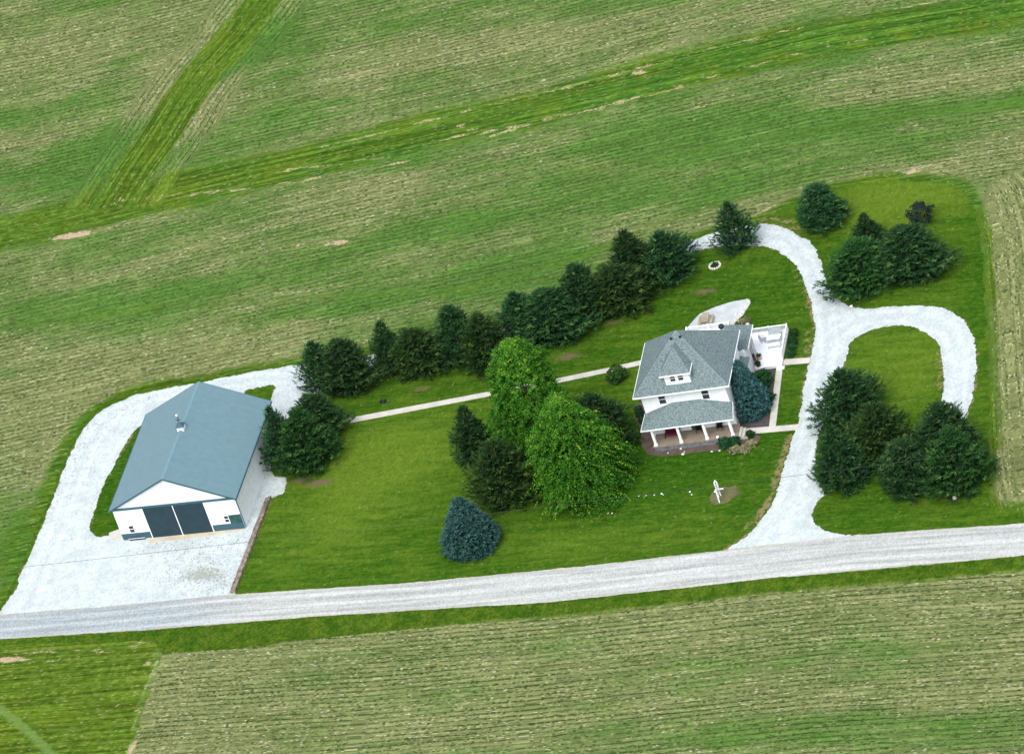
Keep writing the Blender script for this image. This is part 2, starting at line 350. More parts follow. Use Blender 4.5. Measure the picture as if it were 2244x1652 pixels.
M['patio'] = ground_mat('pale_grey_paving', (.40, .435, .44), (.50, .54, .54), (.28, .31, .31), .8, 5)
M['walk'] = ground_mat('pale_concrete', (.46, .44, .39), (.56, .54, .48), (.34, .32, .28), .6, 3)
M['apron'] = ground_mat('tan_concrete', (.47, .40, .28), (.58, .51, .38), (.32, .26, .18), .7, 2.2)
def _verge():
    t = NT('roadside_grass'); P = t.pos(); n = t.noise(P, .5, 5, .65); n2 = t.noise(P, 2.6, 4, .7); e = t.attr('edge')
    c = t.mix(t.rng(n, .3, .7), (.028, .078, .006), (.080, .128, .012)); c = t.mix(t.rng(n2, .3, .46, .7, 0), c, (.018, .055, .006))
    c = t.mix(t.rng(t.math('ADD', t.attr('out'), t.math('SUBTRACT', n, .5)), .55, 1.0, 0, .75), c, (.14, .185, .045)); c = t.gain(c, t.cell(P, (4.5, 3, 1)), .75, 1.25)
    t.col(c); t.bump(n2, .8, .2); t.b.inputs['Roughness'].default_value = 1; t.b.inputs['Specular IOR Level'].default_value = 0; return t.m
M['verge'] = _verge()
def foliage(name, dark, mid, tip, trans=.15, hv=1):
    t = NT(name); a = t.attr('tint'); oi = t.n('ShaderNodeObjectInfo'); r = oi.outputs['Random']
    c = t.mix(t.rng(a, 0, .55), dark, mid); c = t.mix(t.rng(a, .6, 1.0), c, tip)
    hs = t.n('ShaderNodeHueSaturation'); t.l(t.rng(r, 0, 1, .5-.015*hv, .5+.015*hv), hs.inputs['Hue']); t.l(t.rng(r, 0, 1, 1-.18*hv, 1+.18*hv), hs.inputs['Value']); t.l(c, hs.inputs['Color']); c = hs.outputs[0]
    t.col(c); t.b.inputs['Roughness'].default_value = .75; t.b.inputs['Specular IOR Level'].default_value = .15
    tr = t.n('ShaderNodeBsdfTranslucent'); t.l(c, tr.inputs[0]); mx = t.n('ShaderNodeMixShader'); mx.inputs[0].default_value = trans
    t.l(t.b.outputs[0], mx.inputs[1]); t.l(tr.outputs[0], mx.inputs[2]); t.l(mx.outputs[0], t.out.inputs[0]); return t.m
M['pine'] = foliage('pine_needles', (.005, .026, .010), (.024, .078, .021), (.100, .190, .046))
M['pine_olive'] = foliage('olive_pine_needles', (.007, .030, .008), (.028, .082, .017), (.105, .185, .032))
M['blue_spruce'] = foliage('blue_spruce_needles', (.017, .062, .058), (.050, .138, .126), (.135, .27, .25))
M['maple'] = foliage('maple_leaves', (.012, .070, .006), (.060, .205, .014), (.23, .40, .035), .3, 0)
M['shrub'] = foliage('shrub_leaves', (.008, .04, .014), (.018, .075, .022), (.05, .13, .03))
M['shrub_light'] = foliage('bush_leaves', (.015, .06, .012), (.035, .105, .018), (.08, .16, .03))
M['purple'] = foliage('purple_leaves', (.010, .022, .020), (.020, .032, .028), (.05, .055, .04))
M['straw'] = foliage('straw_grass', (.09, .10, .05), (.20, .19, .10), (.38, .32, .17))

# ------------------------------------------------------------------ setting: outlines surveyed on the ground plane
ROAD_N = [(-260, 1372), (0, 1347), (250, 1327), (500, 1303), (900, 1277), (1250, 1244), (1600, 1204), (1890, 1171), (2244, 1147), (2700, 1112)]
ROAD_S = [(2700, 1186), (2244, 1217), (2000, 1240), (1700, 1266), (1200, 1320), (700, 1350), (300, 1382), (0, 1400), (-260, 1420)]
LOT = [(-80, 1365), (0, 1340), (30, 1300), (75, 1190), (115, 1100), (150, 1000), (185, 937), (225, 897), (290, 866), (370, 850), (430, 840), (500, 826), (570, 813), (640, 802), (720, 792), (720, 850), (690, 864), (650, 905), (602, 935), (585, 1000), (600, 1045), (628, 1048), (622, 1080), (592, 1090), (512, 1303), (500, 1320)]
ISLE = [(198, 1165), (212, 1177), (245, 1172), (268, 1158), (330, 1000), (320, 925), (300, 940), (283, 962), (250, 1015), (212, 1095), (196, 1150)]
NOOK = [(525, 858), (570, 848), (606, 842), (598, 862), (590, 882), (555, 890)]
DRIVE = [(1490, 540), (1530, 522), (1575, 508), (1620, 497), (1660, 490), (1700, 494), (1745, 510), (1775, 532), (1798, 568), (1806, 610), (1832, 652), (1865, 676), (1900, 678), (1960, 671), (2030, 668), (2085, 680), (2120, 706), (2138, 750), (2140, 830), (2127, 890), (2112, 930), (2095, 960), (2050, 960), (2058, 895), (2068, 860), (2070, 810), (2064, 765), (2045, 737), (2000, 716), (1950, 712), (1900, 724), (1868, 745), (1852, 785), (1846, 825), (1838, 870), (1820, 900), (1795, 950), (1785, 1005), (1790, 1060), (1812, 1082), (1792, 1095), (1778, 1120), (1786, 1150), (1810, 1166), (1845, 1173), (1905, 1172), (1900, 1190), (1580, 1222), (1586, 1206), (1650, 1165), (1690, 1110), (1716, 1030), (1737, 960), (1755, 900), (1766, 830), (1780, 770), (1785, 720), (1780, 670), (1765, 620), (1745, 582), (1715, 556), (1680, 543), (1650, 540), (1600, 541), (1560, 542), (1520, 553), (1495, 556)]
BACK = [(690, 814), (790, 793), (850, 788), (1000, 760), (1150, 720), (1250, 680), (1350, 630), (1450, 577), (1515, 540)]
LAWN = [(505, 1306), (900, 1281), (1250, 1248), (1600, 1208), (1890, 1175), (2244, 1152), (2244, 1118), (2190, 1117), (2163, 1100), (2168, 1000), (2168, 850), (2160, 700), (2152, 560), (2140, 470), (2112, 420), (2060, 400), (1980, 396), (1880, 402), (1790, 418), (1715, 455), (1660, 486), (1600, 498), (1490, 535), (1430, 566), (1350, 610), (1250, 660), (1150, 700), (1000, 740), (850, 768), (640, 795), (570, 806), (430, 833), (290, 858), (215, 890), (175, 935), (142, 1000), (106, 1100), (66, 1190), (20, 1300), (-20, 1350), (300, 1324)]
gRN, gRS = gp(ROAD_N), gp(ROAD_S); gROAD = np.concatenate([gRN, gRS])
gLOT, gISLE, gNOOK, gDRIVE, gBACK, gLAWN = gp(LOT), smooth(gp(ISLE), 1), smooth(gp(NOOK), 1), smooth(gp(DRIVE), 1), gp(BACK), smooth(gp(LAWN), 1)
def d_drive(P):
    lot = np.maximum(np.maximum(poly_d(P, gLOT), -poly_d(P, gISLE)), -poly_d(P, gNOOK))
    return np.minimum(np.minimum(lot, poly_d(P, gDRIVE)), line_d(P, gBACK)[0]-1.25)
def rag(P, a=.35, s=1): return fbm(P[:, 0]*.5, P[:, 1]*.5, s, 2)*a*1.0+fbm(P[:, 0]*2.2, P[:, 1]*2.2, s+3, 4)*a*.9+(vn(P[:, 0]*9, P[:, 1]*9, s+5)-.5)*a*.5
def bbox(pts, m=2): return (pts[:, 0].min()-m, pts[:, 0].max()+m, pts[:, 1].min()-m, pts[:, 1].max()+m)

# field: one sheet out to the horizon, fine where it is seen
def axis(a, b, r, far):
    x = list(np.arange(a, b+r, r)); lo, hi = [], []; s = 2.0; p = a
    while p > -far: p -= s; s *= 1.5; lo.append(p)
    s = 2.0; p = x[-1]
    while p < far: p += s; s *= 1.5; hi.append(p)
    return np.array(lo[::-1]+x+hi)
ax, ay = axis(-100, 80, .55, 2500), axis(-72, 92, .55, 2500)
FX, FY = np.meshgrid(ax, ay); FP = np.stack([FX.ravel(), FY.ravel()], 1)
WATER = gp([(-500, 600), (0, 512), (300, 440), (600, 372), (900, 300), (1200, 232), (1500, 150), (1800, 88), (2244, 15), (2800, -70)])
BRANCH = gp([(640, -120), (585, -10), (520, 75), (450, 150), (400, 220), (350, 300), (300, 370), (262, 430), (240, 462)])
# rows follow the waterway in the north, the road in the south, and the lawn edge on the east headland
NROW = gp([(-900, 690), (0, 545), (600, 400), (1200, 262), (1800, 120), (2244, 45), (3200, -110)])
dN, aN, sN = line_d(FP, NROW); dR, aR, sR = line_d(FP, gRN); south = (sR < 0)
EAST = gp([(2330, 1500), (2260, 1147), (2230, 1000), (2215, 800), (2200, 620), (2190, 520), (2165, 430), (2120, 380), (2050, 352), (1950, 345), (1850, 352)])
dE, aE, sE = line_d(FP, EAST)
Pe = gp([(2168, 1140), (2700, 1100), (2700, 500), (2330, 330), (2170, 400), (2150, 480), (2160, 620), (2168, 800)])
east = (poly_d(FP, Pe) < 0) & (~south)
dB, aB, sB = line_d(FP, BRANCH)
nearB = (dB < 6.6+1.5*fbm(aB*.15, aB*0, 5)) & (~south) & (aB < aB.max()-.3)
rowc = np.where(south, dR, dN*sN); along = np.where(south, aR, aN)
rowc = np.where(east, dE, rowc); along = np.where(east, aE, along)
rowc = np.where(nearB, dB, rowc); along = np.where(nearB, aB, along)
xx, yy = FP[:, 0], FP[:, 1]
green = .44+.8*fbm(rowc*.09+3, along*.018, 11)+.7*fbm(rowc*.28, along*.03, 12)+.5*fbm(xx*.03, yy*.03, 21)+.35*fbm(xx*.2, yy*.2, 23)
green = np.where(east, green-.45, green); green = np.where(south, .10+.55*fbm(rowc*.13, along*.02, 14)+.45*fbm(xx*.045, yy*.045, 31), green)
def blob(P, px, py, rx, ry, ang=0):
    c = at(px, py)[:2]; d = P-c; ca, sa = math.cos(ang), math.sin(ang)
    u = (d[:, 0]*ca+d[:, 1]*sa)/rx; v = (-d[:, 0]*sa+d[:, 1]*ca)/ry; return np.exp(-(u*u+v*v))
def stroke(P, pts, w, soft=.95):
    d = line_d(P, gp(pts))[0]; return 1-sstep(w*(1-soft), w*(1+soft*.5), d)
# greener and drier stretches of crop, as they lie in the field
for px, py, rx, ry, a, k in ((150, 380, 14, 5, 0, .5), (230, 330, 8, 5, .8, .45), (520, 130, 4, 9, -.5, .9), (1500, 300, 30, 3, .05, .45), (1750, 270, 25, 3, .05, .45), (1000, 640, 30, 2.5, .05, .5), (300, 660, 20, 3, .05, .5), (60, 540, 10, 3, 0, .4), (1500, 420, 20, 3, .05, .35), (2000, 330, 15, 4, 0, .3), (1250, 560, 22, 2.2, .1, .5), (80, 1230, 6, 8, .3, .6), (900, 500, 25, 3, 0, .25), (650, 250, 6, 3, 0, .4), (20, 265, 6, 3, 0, .5),
        (2100, 1600, 20, 4, 0, .55), (1500, 1620, 20, 3, 0, .35), (1800, 1450, 18, 3, 0, .25), (700, 1500, 8, 3, 0, .2), (1000, 1420, 12, 2, 0, .25), (1200, 1560, 10, 2, 0, .2),
        (80, 130, 8, 5, 0, -.3), (60, 300, 8, 5, 0, -.5), (350, 190, 5, 8, -.5, -.5), (440, 250, 3, 8, -.5, -.6), (850, 130, 20, 4, .1, -.45), (1250, 70, 22, 3, .1, -.4), (1150, 330, 8, 3, 0, -.4), (820, 410, 8, 3, 0, -.5), (150, 850, 10, 4, .3, -.6), (80, 760, 12, 3, .2, -.35), (240, 820, 9, 4, .4, -.5), (600, 650, 10, 2, 0, -.4), (520, 790, 8, 2, 0, -.4), (2000, 370, 6, 1.8, 0, -.5), (2200, 300, 7, 3, 0, -.3), (2210, 800, 3, 12, 0, -.35), (500, 1440, 6, 4, 0, -.4), (450, 1600, 6, 4, 0, -.4), (1000, 1590, 10, 3, 0, -.3), (900, 1400, 12, 2, 0, -.1), (30, 960, 7, 4, 0, -.4), (100, 1040, 5, 5, .5, -.4)):
    green = green+k*blob(FP, px, py, rx, ry, a)
lush = 1-sstep(1.6, 6.2, line_d(FP, WATER)[0]+1.6*fbm(xx*.15, yy*.15, 41)+1.4*fbm(rowc*.8, along*.06, 42)-.8*sstep(-20, 40, aN*0))
lush = np.maximum(lush, 1-sstep(2.5, 3.3, dB+.8*fbm(aB*.2, aB*0+3, 44)+.4*sstep(20, 0, aB)))
lush = np.maximum(lush, .85*blob(FP, 250, 420, 5, 4)); lush = np.maximum(lush, .8*blob(FP, 100, 505, 9, 4, .1)); lush = np.maximum(lush, .8*blob(FP, 510, 130, 1.8, 5, -.45))
lush = np.maximum(lush, .5*stroke(FP, [(960, 650), (1250, 570), (1420, 500), (1600, 440)], 1.3)); lush = np.maximum(lush, .5*stroke(FP, [(0, 720), (400, 668), (900, 640)], 1.5)); lush = np.maximum(lush, .5*stroke(FP, [(1250, 380), (1600, 320), (2000, 250), (2244, 225)], 1.3))
# mown green corner in the south-west, tyre tracks, and the field margin round the yard
MOWN = smooth(gp([(-300, 1430), (0, 1408), (350, 1398), (362, 1420), (335, 1490), (310, 1570), (285, 1660), (260, 1760), (-400, 1780)]), 1)
dm = poly_d(FP, MOWN); lush = np.maximum(lush, 1-sstep(-.4, .4, dm+1.0*fbm(xx*.35, yy*.35, 61)))
dl = poly_d(FP, gLAWN); lush = np.maximum(lush, (1-sstep(.0, 2.8, dl+1.6*fbm(xx*.2, yy*.2, 63)))*(~south)*.9)
lush = np.maximum(lush, .8*blob(FP, 40, 1190, 3, 9, .1)*(~south)); lush = np.maximum(lush, .7*blob(FP, 480, 822, 9, 1.2, .1))
tan = np.zeros(len(FP))
for px, py, rx, ry, a, k in ((160, 516, 3.6, .8, .12, .95), (235, 500, 1.5, .5, 0, .7), (740, 532, 2.6, .65, .05, .85), (655, 538, 1.2, .5, 0, .75), (690, 545, 1.0, .4, 0, .6), (2000, 376, 1.4, .8, 0, .8), (1950, 362, 5, 1, 0, .5), (1850, 372, 6, .9, .1, .5), (20, 1445, 2.5, .7, 0, .9), (288, 1640, .6, 1.8, 0, .9), (1900, 385, 3, .6, 0, .5), (500, 1425, 5, 1.2, 0, .35), (1400, 160, 1.4, .7, 0, .85), (1490, 190, 1.2, .5, 0, .7), (105, 45, 1.2, .6, 0, .6), (905, 380, .8, .6, 0, .7), (1010, 590, 2, .4, .1, .5), (435, 250, 1.0, 5, -.5, .45), (370, 290, 1.2, 4, -.5, .4), (820, 402, 5, 1.4, .1, .3), (1180, 320, 6, 2, .2, .25)):
    tan = np.maximum(tan, k*blob(FP, px, py, rx, ry, a))
streak = np.zeros(len(FP))
for pts, w, k in (([(700, 325), (980, 255), (1250, 190), (1450, 135), (1640, 88), (1850, 40), (2050, 5)], .5, .62), ([(620, 375), (850, 345), (1000, 300), (1200, 265), (1430, 205), (1700, 130), (1900, 85)], .45, .60), ([(1000, 275), (1080, 300), (1180, 262), (1330, 235), (1500, 188)], .7, .60),
        ([(250, 440), (500, 418), (640, 400), (900, 352)], .5, .58), ([(330, 440), (620, 405)], .4, .5), ([(1400, 590), (1560, 515), (1700, 450)], .5, .5), ([(0, 1432), (200, 1420), (330, 1411)], .3, .72), ([(40, 1445), (200, 1432), (300, 1418)], .25, .66), ([(350, 1405), (345, 1450), (310, 1530), (290, 1600)], .5, .58), ([(330, 1430), (290, 1520)], .4, .52), ([(190, 1580), (260, 1545), (275, 1535)], .25, .6), ([(205, 1605), (270, 1570)], .25, .55), ([(60, 1452), (210, 1440)], .25, .5), ([(-20, 1545), (60, 1600), (130, 1660)], .3, .5), ([(-60, 1560), (40, 1625), (90, 1665)], .3, .5),
        ([(1240, 330), (1180, 410)], .5, .35), ([(640, 245), (650, 190)], .4, .45)):
    d = line_d(FP, gp(pts))[0]; streak = np.maximum(streak, k*np.exp(-(d/(w*1.0))**2))
olive = np.maximum(1-sstep(-.4, .4, dm), .7*(1-sstep(1.0, 3.4, dB))); olive = np.maximum(olive, .8*np.clip(fbm(rowc*.35, along*.02, 52)*3, 0, 1)*(~south))
pale = np.zeros(len(FP))
for pts, w, k in (([(-60, 1525), (0, 1552), (60, 1600), (125, 1665)], .75, .9), ([(350, 1405), (340, 1460), (312, 1530), (292, 1600)], .8, .6), ([(0, 1425), (340, 1408)], .6, .5), ([(700, 1405), (1300, 1352), (2244, 1258)], .8, .45), ([(960, 655), (1250, 577), (1450, 500)], .7, .3), ([(1500, 520), (1560, 500), (1700, 440)], .6, .4)):
    d = line_d(FP, gp(pts))[0]; pale = np.maximum(pale, k*np.exp(-(d/w)**2))
rows = np.where(east, .5, np.where(south, .95, .80))*np.clip(1-lush, .12, 1)
idx = (np.arange(len(ay)-1)[:, None]*len(ax)+np.arange(len(ax)-1)[None]).ravel()
fm = npmesh('field', np.c_[FP, np.zeros(len(FP))], np.stack([idx, idx+1, idx+len(ax)+1, idx+len(ax)], 1),
            dict(rowuv=np.stack([rowc, along, 0*along], 1), green=green, tan=tan, streak=streak, lush=lush, rows=rows, pale=pale, olive=olive))
tag(link('field', fm, M['field']), kind='structure')

SOIL = [(925, 852, 2.2, .8, .7), (1245, 782, 2.4, .9, .8), (1340, 708, 2.6, .8, .7), (1545, 640, 2.6, .9, .7), (860, 880, 1.5, .6, .4), (700, 1058, 2.5, .8, .9), (660, 1052, 2, .8, .8), (1595, 1085, 2.0, 1.3, .85), (2000, 640, 2, 1.0, .45), (2040, 1100, 8, .8, .5), (1335, 836, .7, .4, .9), (1665, 475, 3, .6, .6)]
def lawn_attr(P):
    dd = d_drive(P); dr = np.minimum(np.maximum(0, dd), 9)
    wst = .9*np.exp(-(dr/.5)**2)*(.1+1.2*np.clip(fbm(P[:, 0]*.12, P[:, 1]*.12, 71)+.40, 0, 1))
    dry = wst
    for pts, w, k in (([(1730, 960), (1708, 1030), (1682, 1105), (1640, 1155)], .75, .72), ([(1775, 790), (1768, 730)], .8, .6), ([(1760, 850), (1752, 900)], .5, .5), ([(1640, 485), (1700, 478), (1750, 500)], 1.0, .6), ([(2060, 770), (2062, 850)], 1.1, .55), ([(1500, 528), (1590, 498)], .6, .6), ([(1740, 590), (1776, 680)], .7, .5), ([(1260, 1246), (1580, 1210)], .4, .4), ([(700, 1296), (1200, 1250)], .4, .3)):
        d = line_d(P, gp(pts))[0]; dry = np.maximum(dry, k*np.exp(-(d/w)**2))
    soil = np.zeros(len(P))
    for px, py, rx, ry, k in SOIL: soil = np.maximum(soil, k*blob(P, px, py, rx, ry, .15))
    pale = 1.0*blob(P, 840, 1010, 10, 7, .1)+.5*blob(P, 720, 1160, 9, 6)+1.3*blob(P, 1960, 440, 9, 4)+.6*blob(P, 2000, 800, 7, 8)+.3*blob(P, 1250, 1200, 12, 2)-.5*blob(P, 1500, 1000, 14, 8)-.5*blob(P, 240, 1060, 5, 9, .2)-.3*blob(P, 1650, 640, 8, 6)-.35*blob(P, 2150, 650, 2, 22)
    return dict(dry=dry, soil=soil, pale=pale)
sheet('lawn', lambda P: poly_d(P, gLAWN)+rag(P, .5, 3), bbox(gLAWN), .4, .012, M['lawn'], lawn_attr)

TRACKS = [[(60, 1330), (130, 1150), (190, 985), (245, 905), (330, 870), (450, 848), (570, 828), (660, 832)], [(1690, 1190), (1745, 1060), (1790, 900), (1815, 760), (1808, 680), (1775, 590), (1722, 525), (1650, 515), (1560, 525)], [(1640, 1205), (1700, 1140), (1745, 1040)], [(1815, 745), (1880, 702), (1980, 690), (2080, 725), (2105, 800), (2092, 920)]]
def dirt_attr(P):
    d = .60*blob(P, 450, 1240, 4.5, 3.8)+.55*blob(P, 490, 1285, 2.5, 2.5)+.45*blob(P, 405, 1195, 6, 1.2)+.45*blob(P, 430, 1262, 3, 1.2)+.4*blob(P, 265, 905, 4, 1.5, .6)+.35*blob(P, 170, 1010, 2, 8)
    tk = np.zeros(len(P)); md = np.zeros(len(P))
    for ln in TRACKS:
        q = line_d(P, gp(ln))[0]+.9*fbm(P[:, 0]*.22, P[:, 1]*.22, 77); tk = np.maximum(tk, .75*np.exp(-((q-.85)/.55)**2)); md = np.maximum(md, .8*np.exp(-(q/.40)**2))
    return dict(edge=-d_drive(P), dirt=d, track=tk, mid=md)
sheet('driveway', lambda P: d_drive(P)+rag(P, .42, 9), bbox(np.concatenate([gLOT, gDRIVE])), .2, .026, M['gravel'], dirt_attr)
def road_attr(P):
    d, a, s = line_d(P, gRN); tr = np.zeros(len(P))
    for q in (1.0, 2.7, 4.3, 5.4): tr = np.maximum(tr, np.exp(-((d-q)/.38)**2))
    dust = (1-sstep(0, 1, (P[:, 0]-at(470, 1340)[0])/14+.5))  # mask for the darker, bluer road tone toward the west end
    return dict(roaduv=np.stack([d, a, 0*a], 1), track=tr*.75, dust=dust*.85, edge=-poly_d(P, gROAD))
sheet('road', lambda P: poly_d(P, gROAD)+rag(P, .16, 15), (-62, 82, -52, -8), .4, .036, M['road'], road_attr)
VERGE = np.concatenate([gRS[::-1], gp([(2700, 1215), (2244, 1252), (2000, 1276), (1700, 1298), (1300, 1346), (1000, 1368), (700, 1398), (500, 1422), (360, 1432), (340, 1404), (0, 1412), (-260, 1432)])])
sheet('verge', lambda P: poly_d(P, VERGE)+rag(P, .45, 19), (-62, 82, -60, -10), .4, .014, M['verge'],
      lambda P: dict(edge=-poly_d(P, VERGE), out=.9*sstep(1.3, 2.6, line_d(P, gRS)[0])*sstep(-20, 15, P[:, 0])))

def paving(name, pts, z, mat, t=.06, ragged=0.0):
    g = gp(pts)
    if ragged: return sheet(name, lambda P: poly_d(P, g)+rag(P, ragged, 5), bbox(g), .2, z, mat)
    b = MB().slab([(p[0], p[1], z) for p in g][::-1], t); o = b.build(name, mat); tag(o, kind='structure'); return o
paving('footpath', [(750, 919), (1080, 857), (1080, 867), (752, 930)], .045, M['walk'])
paving('footpath', [(1080.6, 857), (1230, 828), (1330, 807), (1440, 782), (1440, 792), (1330, 817), (1230, 838), (1080.6, 867)], .045, M['walk'])
paving('footpath', [(1712, 788), (1776, 784), (1774, 796), (1712, 801)], .05, M['walk'])
paving('footpath', [(1702, 803), (1716, 801), (1700, 936), (1685, 938)], .046, M['walk'])
paving('footpath', [(1622, 940), (1752, 930), (1750, 942), (1624, 953)], .051, M['walk'])
paving('mulch_bed', [(1388, 888), (1410, 880), (1425, 930), (1440, 975), (1560, 958), (1625, 950), (1656, 951), (1668, 960), (1648, 974), (1600, 985), (1520, 992), (1450, 1000), (1418, 996), (1406, 975), (1402, 935), (1390, 915)], .02, M['mulch'], ragged=.15)
paving('soil_bed', [(1600, 860), (1648, 812), (1698, 808), (1685, 935), (1620, 942), (1595, 925)], .022, M['dark_soil'], ragged=.1)
paving('soil_bed', [(1558, 1082), (1580, 1070), (1608, 1068), (1612, 1080), (1600, 1098), (1570, 1104), (1556, 1098)], .021, M['mulch_grass'], ragged=.7)
paving('patio', [(1508, 716), (1522, 700), (1535, 688), (1562, 676), (1598, 663), (1640, 655), (1646, 664), (1630, 690), (1612, 706), (1604, 726), (1510, 735)], .05, M['patio'], ragged=.12)
paving('concrete_apron', [(322, 1183), (470, 1160), (535, 1152), (538, 1162), (470, 1172), (330, 1190)], .034, M['apron'], ragged=.2)
paving('gravel_pad', [(240, 1168), (262, 1160), (272, 1182), (240, 1182)], .033, M['walk'], ragged=.2)

# ------------------------------------------------------------------ barn
HB = thing('barn', 'large white barn with a blue-grey metal roof and dark sliding doors on the gravel lot', 'barn', (-39.007, -25.221, 0), .0603)
BW, BL, BE, BR = 14.815, 17.146, 4.33, 3.647
wx0, wx1, wy0, wy1 = .275, BW-.275, .3, BL-.3; sl_ = BR/(BW/2)
def zr(x): return BE+sl_*min(x, BW-x)
zt = zr(wx0)-.12; zp_ = zr(BW/2)-.12
MB().face((wx0, wy0, 0), (wx1, wy0, 0), (wx1, wy0, zt), (BW/2, wy0, zp_), (wx0, wy0, zt)).build('gable_wall', M['white_sheet'], HB)
MB().face((wx1, wy1, 0), (wx0, wy1, 0), (wx0, wy1, zt), (BW/2, wy1, zp_), (wx1, wy1, zt)).build('gable_wall', M['white_sheet'], HB)
MB().face((wx1, wy0, 0), (wx1, wy1, 0), (wx1, wy1, zt), (wx1, wy0, zt)).build('side_wall', M['white_sheet_side'], HB)
MB().face((wx0, wy1, 0), (wx0, wy0, 0), (wx0, wy0, zt), (wx0, wy1, zt)).build('side_wall', M['white_sheet_side'], HB)
r = MB()
r.slab([(0, 0, BE), (BW/2, 0, BE+BR), (BW/2, BL, BE+BR), (0, BL, BE)], .1); r.slab([(BW/2, 0, BE+BR), (BW, 0, BE), (BW, BL, BE), (BW/2, BL, BE+BR)], .1)
rf = r.build('roof', M['barn_roof'], HB)
c = MB(); c.slab([(BW/2-.16, -.015, BE+BR-.05), (BW/2, -.015, BE+BR+.035), (BW/2, BL+.015, BE+BR+.035), (BW/2-.16, BL+.015, BE+BR-.05)], .02); c.slab([(BW/2, -.015, BE+BR+.035), (BW/2+.16, -.015, BE+BR-.05), (BW/2+.16, BL+.015, BE+BR-.05), (BW/2, BL+.015, BE+BR+.035)], .02)
c.build('ridge_cap', M['ridge'], rf)
t = MB()
for a, b in (((0, BE), (BW/2, BE+BR)), ((BW/2, BE+BR), (BW, BE))):
    for y0, y1 in ((-.03, .002), (BL-.002, BL+.03)):
        t.face((a[0], y0, a[1]-.2), (b[0], y0, b[1]-.2), (b[0], y0, b[1]+.01), (a[0], y0, a[1]+.01)); t.face((a[0], y1, a[1]-.2), (a[0], y1, a[1]+.01), (b[0], y1, b[1]+.01), (b[0], y1, b[1]-.2)); t.face((a[0], y0, a[1]+.01), (b[0], y0, b[1]+.01), (b[0], y1, b[1]+.01), (a[0], y1, a[1]+.01)); t.face((a[0], y0, a[1]-.2), (a[0], y1, a[1]-.2), (b[0], y1, b[1]-.2), (b[0], y0, b[1]-.2))
t.box(-.09, 0.0, 0, BL, BE-.16, BE+.0); t.box(BW, BW+.09, 0, BL, BE-.16, BE+.0)
t.build('roof_trim', M['slate_trim'], HB)
MB().box(wx0+.02, wx1-.02, wy0-.14, wy0, 4.14, 4.36).build('door_track', M['slate_trim'], HB)
for x0, x1 in ((3.78, 7.25), (7.34, 10.86)):
    d = MB().box(x0, x1, wy0-.09, wy0-.02, .06, 4.13).build('sliding_door', M['slate_door'], HB)
for x in (3.70, 7.25, 10.87): MB().box(x, x+.085, wy0-.13, wy0-.015, .04, 4.14).build('door_post', M['white_paint'], HB)
MB().box(wx0+.01, 3.69, wy0-.03, wy0, .02, .87).build('wainscot', M['slate_trim'], HB); MB().box(10.96, wx1-.01, wy0-.03, wy0, .02, .86).build('wainscot', M['slate_trim'], HB)
o = MB().box(13.12, wx1-.012, wy0-.05, wy0, .863, 2.0).build('wall_panel', M['green_board'], HB); tag(o, 'dark green panel on the white front wall')
def window(parent, axis, u0, u1, z0, z1, pl, sgn, name='window', rail=True, fr=.07):
    """double-hung window on the plane axis=pl, facing sgn"""
    f, p = MB(), MB()
    def bx(b, a0, a1, c0, c1, d0, d1):
        lo, hi = sorted((pl+sgn*d0, pl+sgn*d1))
        b.box(a0, a1, lo, hi, c0, c1) if axis == 'y' else b.box(lo, hi, a0, a1, c0, c1)
    for a0, a1, c0, c1 in ((u0-fr, u0, z0-fr, z1+fr), (u1, u1+fr, z0-fr, z1+fr), (u0, u1, z0-fr, z0), (u0, u1, z1, z1+fr)): bx(f, a0, a1, c0, c1, 0, .05)
    if rail: zm = (z0+z1)/2; bx(f, u0, u1, zm-.03, zm+.03, 0, .042)
    bx(p, u0, u1, z0, z1, .002, .022); o = f.build(name, M['white_paint'], parent); p.build('pane', M['dark_glass'], o); return o
window(HB, 'y', 1.42, 1.96, .98, 1.9, wy0, -1); window(HB, 'y', 12.6, 13.05, 1.1, 1.95, wy0, -1)
MB().tube([(wx1+.06, wy0+.1, 4.1), (wx1+.06, wy0+.1, .1)], .05).build('downspout', M['slate_trim'], HB)
cu = MB(); cx0, cx1, cy0, cy1 = 7.05, 7.80, 8.5, 9.35
cu.box(cx0, cx1, cy0, cy1, BE+BR-.35, BE+BR+.36); co = cu.build('cupola', M['white_paint'], HB)
cr = MB(); e = .1; zz = BE+BR+.36; ap = ((cx0+cx1)/2, (cy0+cy1)/2, zz+.42)
q = [(cx0-e, cy0-e, zz), (cx1+e, cy0-e, zz), (cx1+e, cy1+e, zz), (cx0-e, cy1+e, zz)]
for i in range(4): cr.face(q[i], q[(i+1) % 4], ap)
cr.face(*q[::-1]); cr.build('cupola_roof', M['slate_trim'], co)
wv = MB(); a = ap; wv.tube([(a[0], a[1], a[2]-.1), (a[0], a[1], a[2]+.85)], .03, 6); wv.box(a[0]-.3, a[0]+.3, a[1]-.015, a[1]+.015, a[2]+.28, a[2]+.33); wv.box(a[0]-.015, a[0]+.015, a[1]-.3, a[1]+.3, a[2]+.34, a[2]+.39)
wv.build('weathervane', M['black_metal'], co)
MB().lathe([(.02, a[2]+.8), (.1, a[2]+.86), (.13, a[2]+.95), (.09, a[2]+1.05), (.02, a[2]+1.1)], 8, (a[0], a[1])).build('finial', M['white_paint'], co)

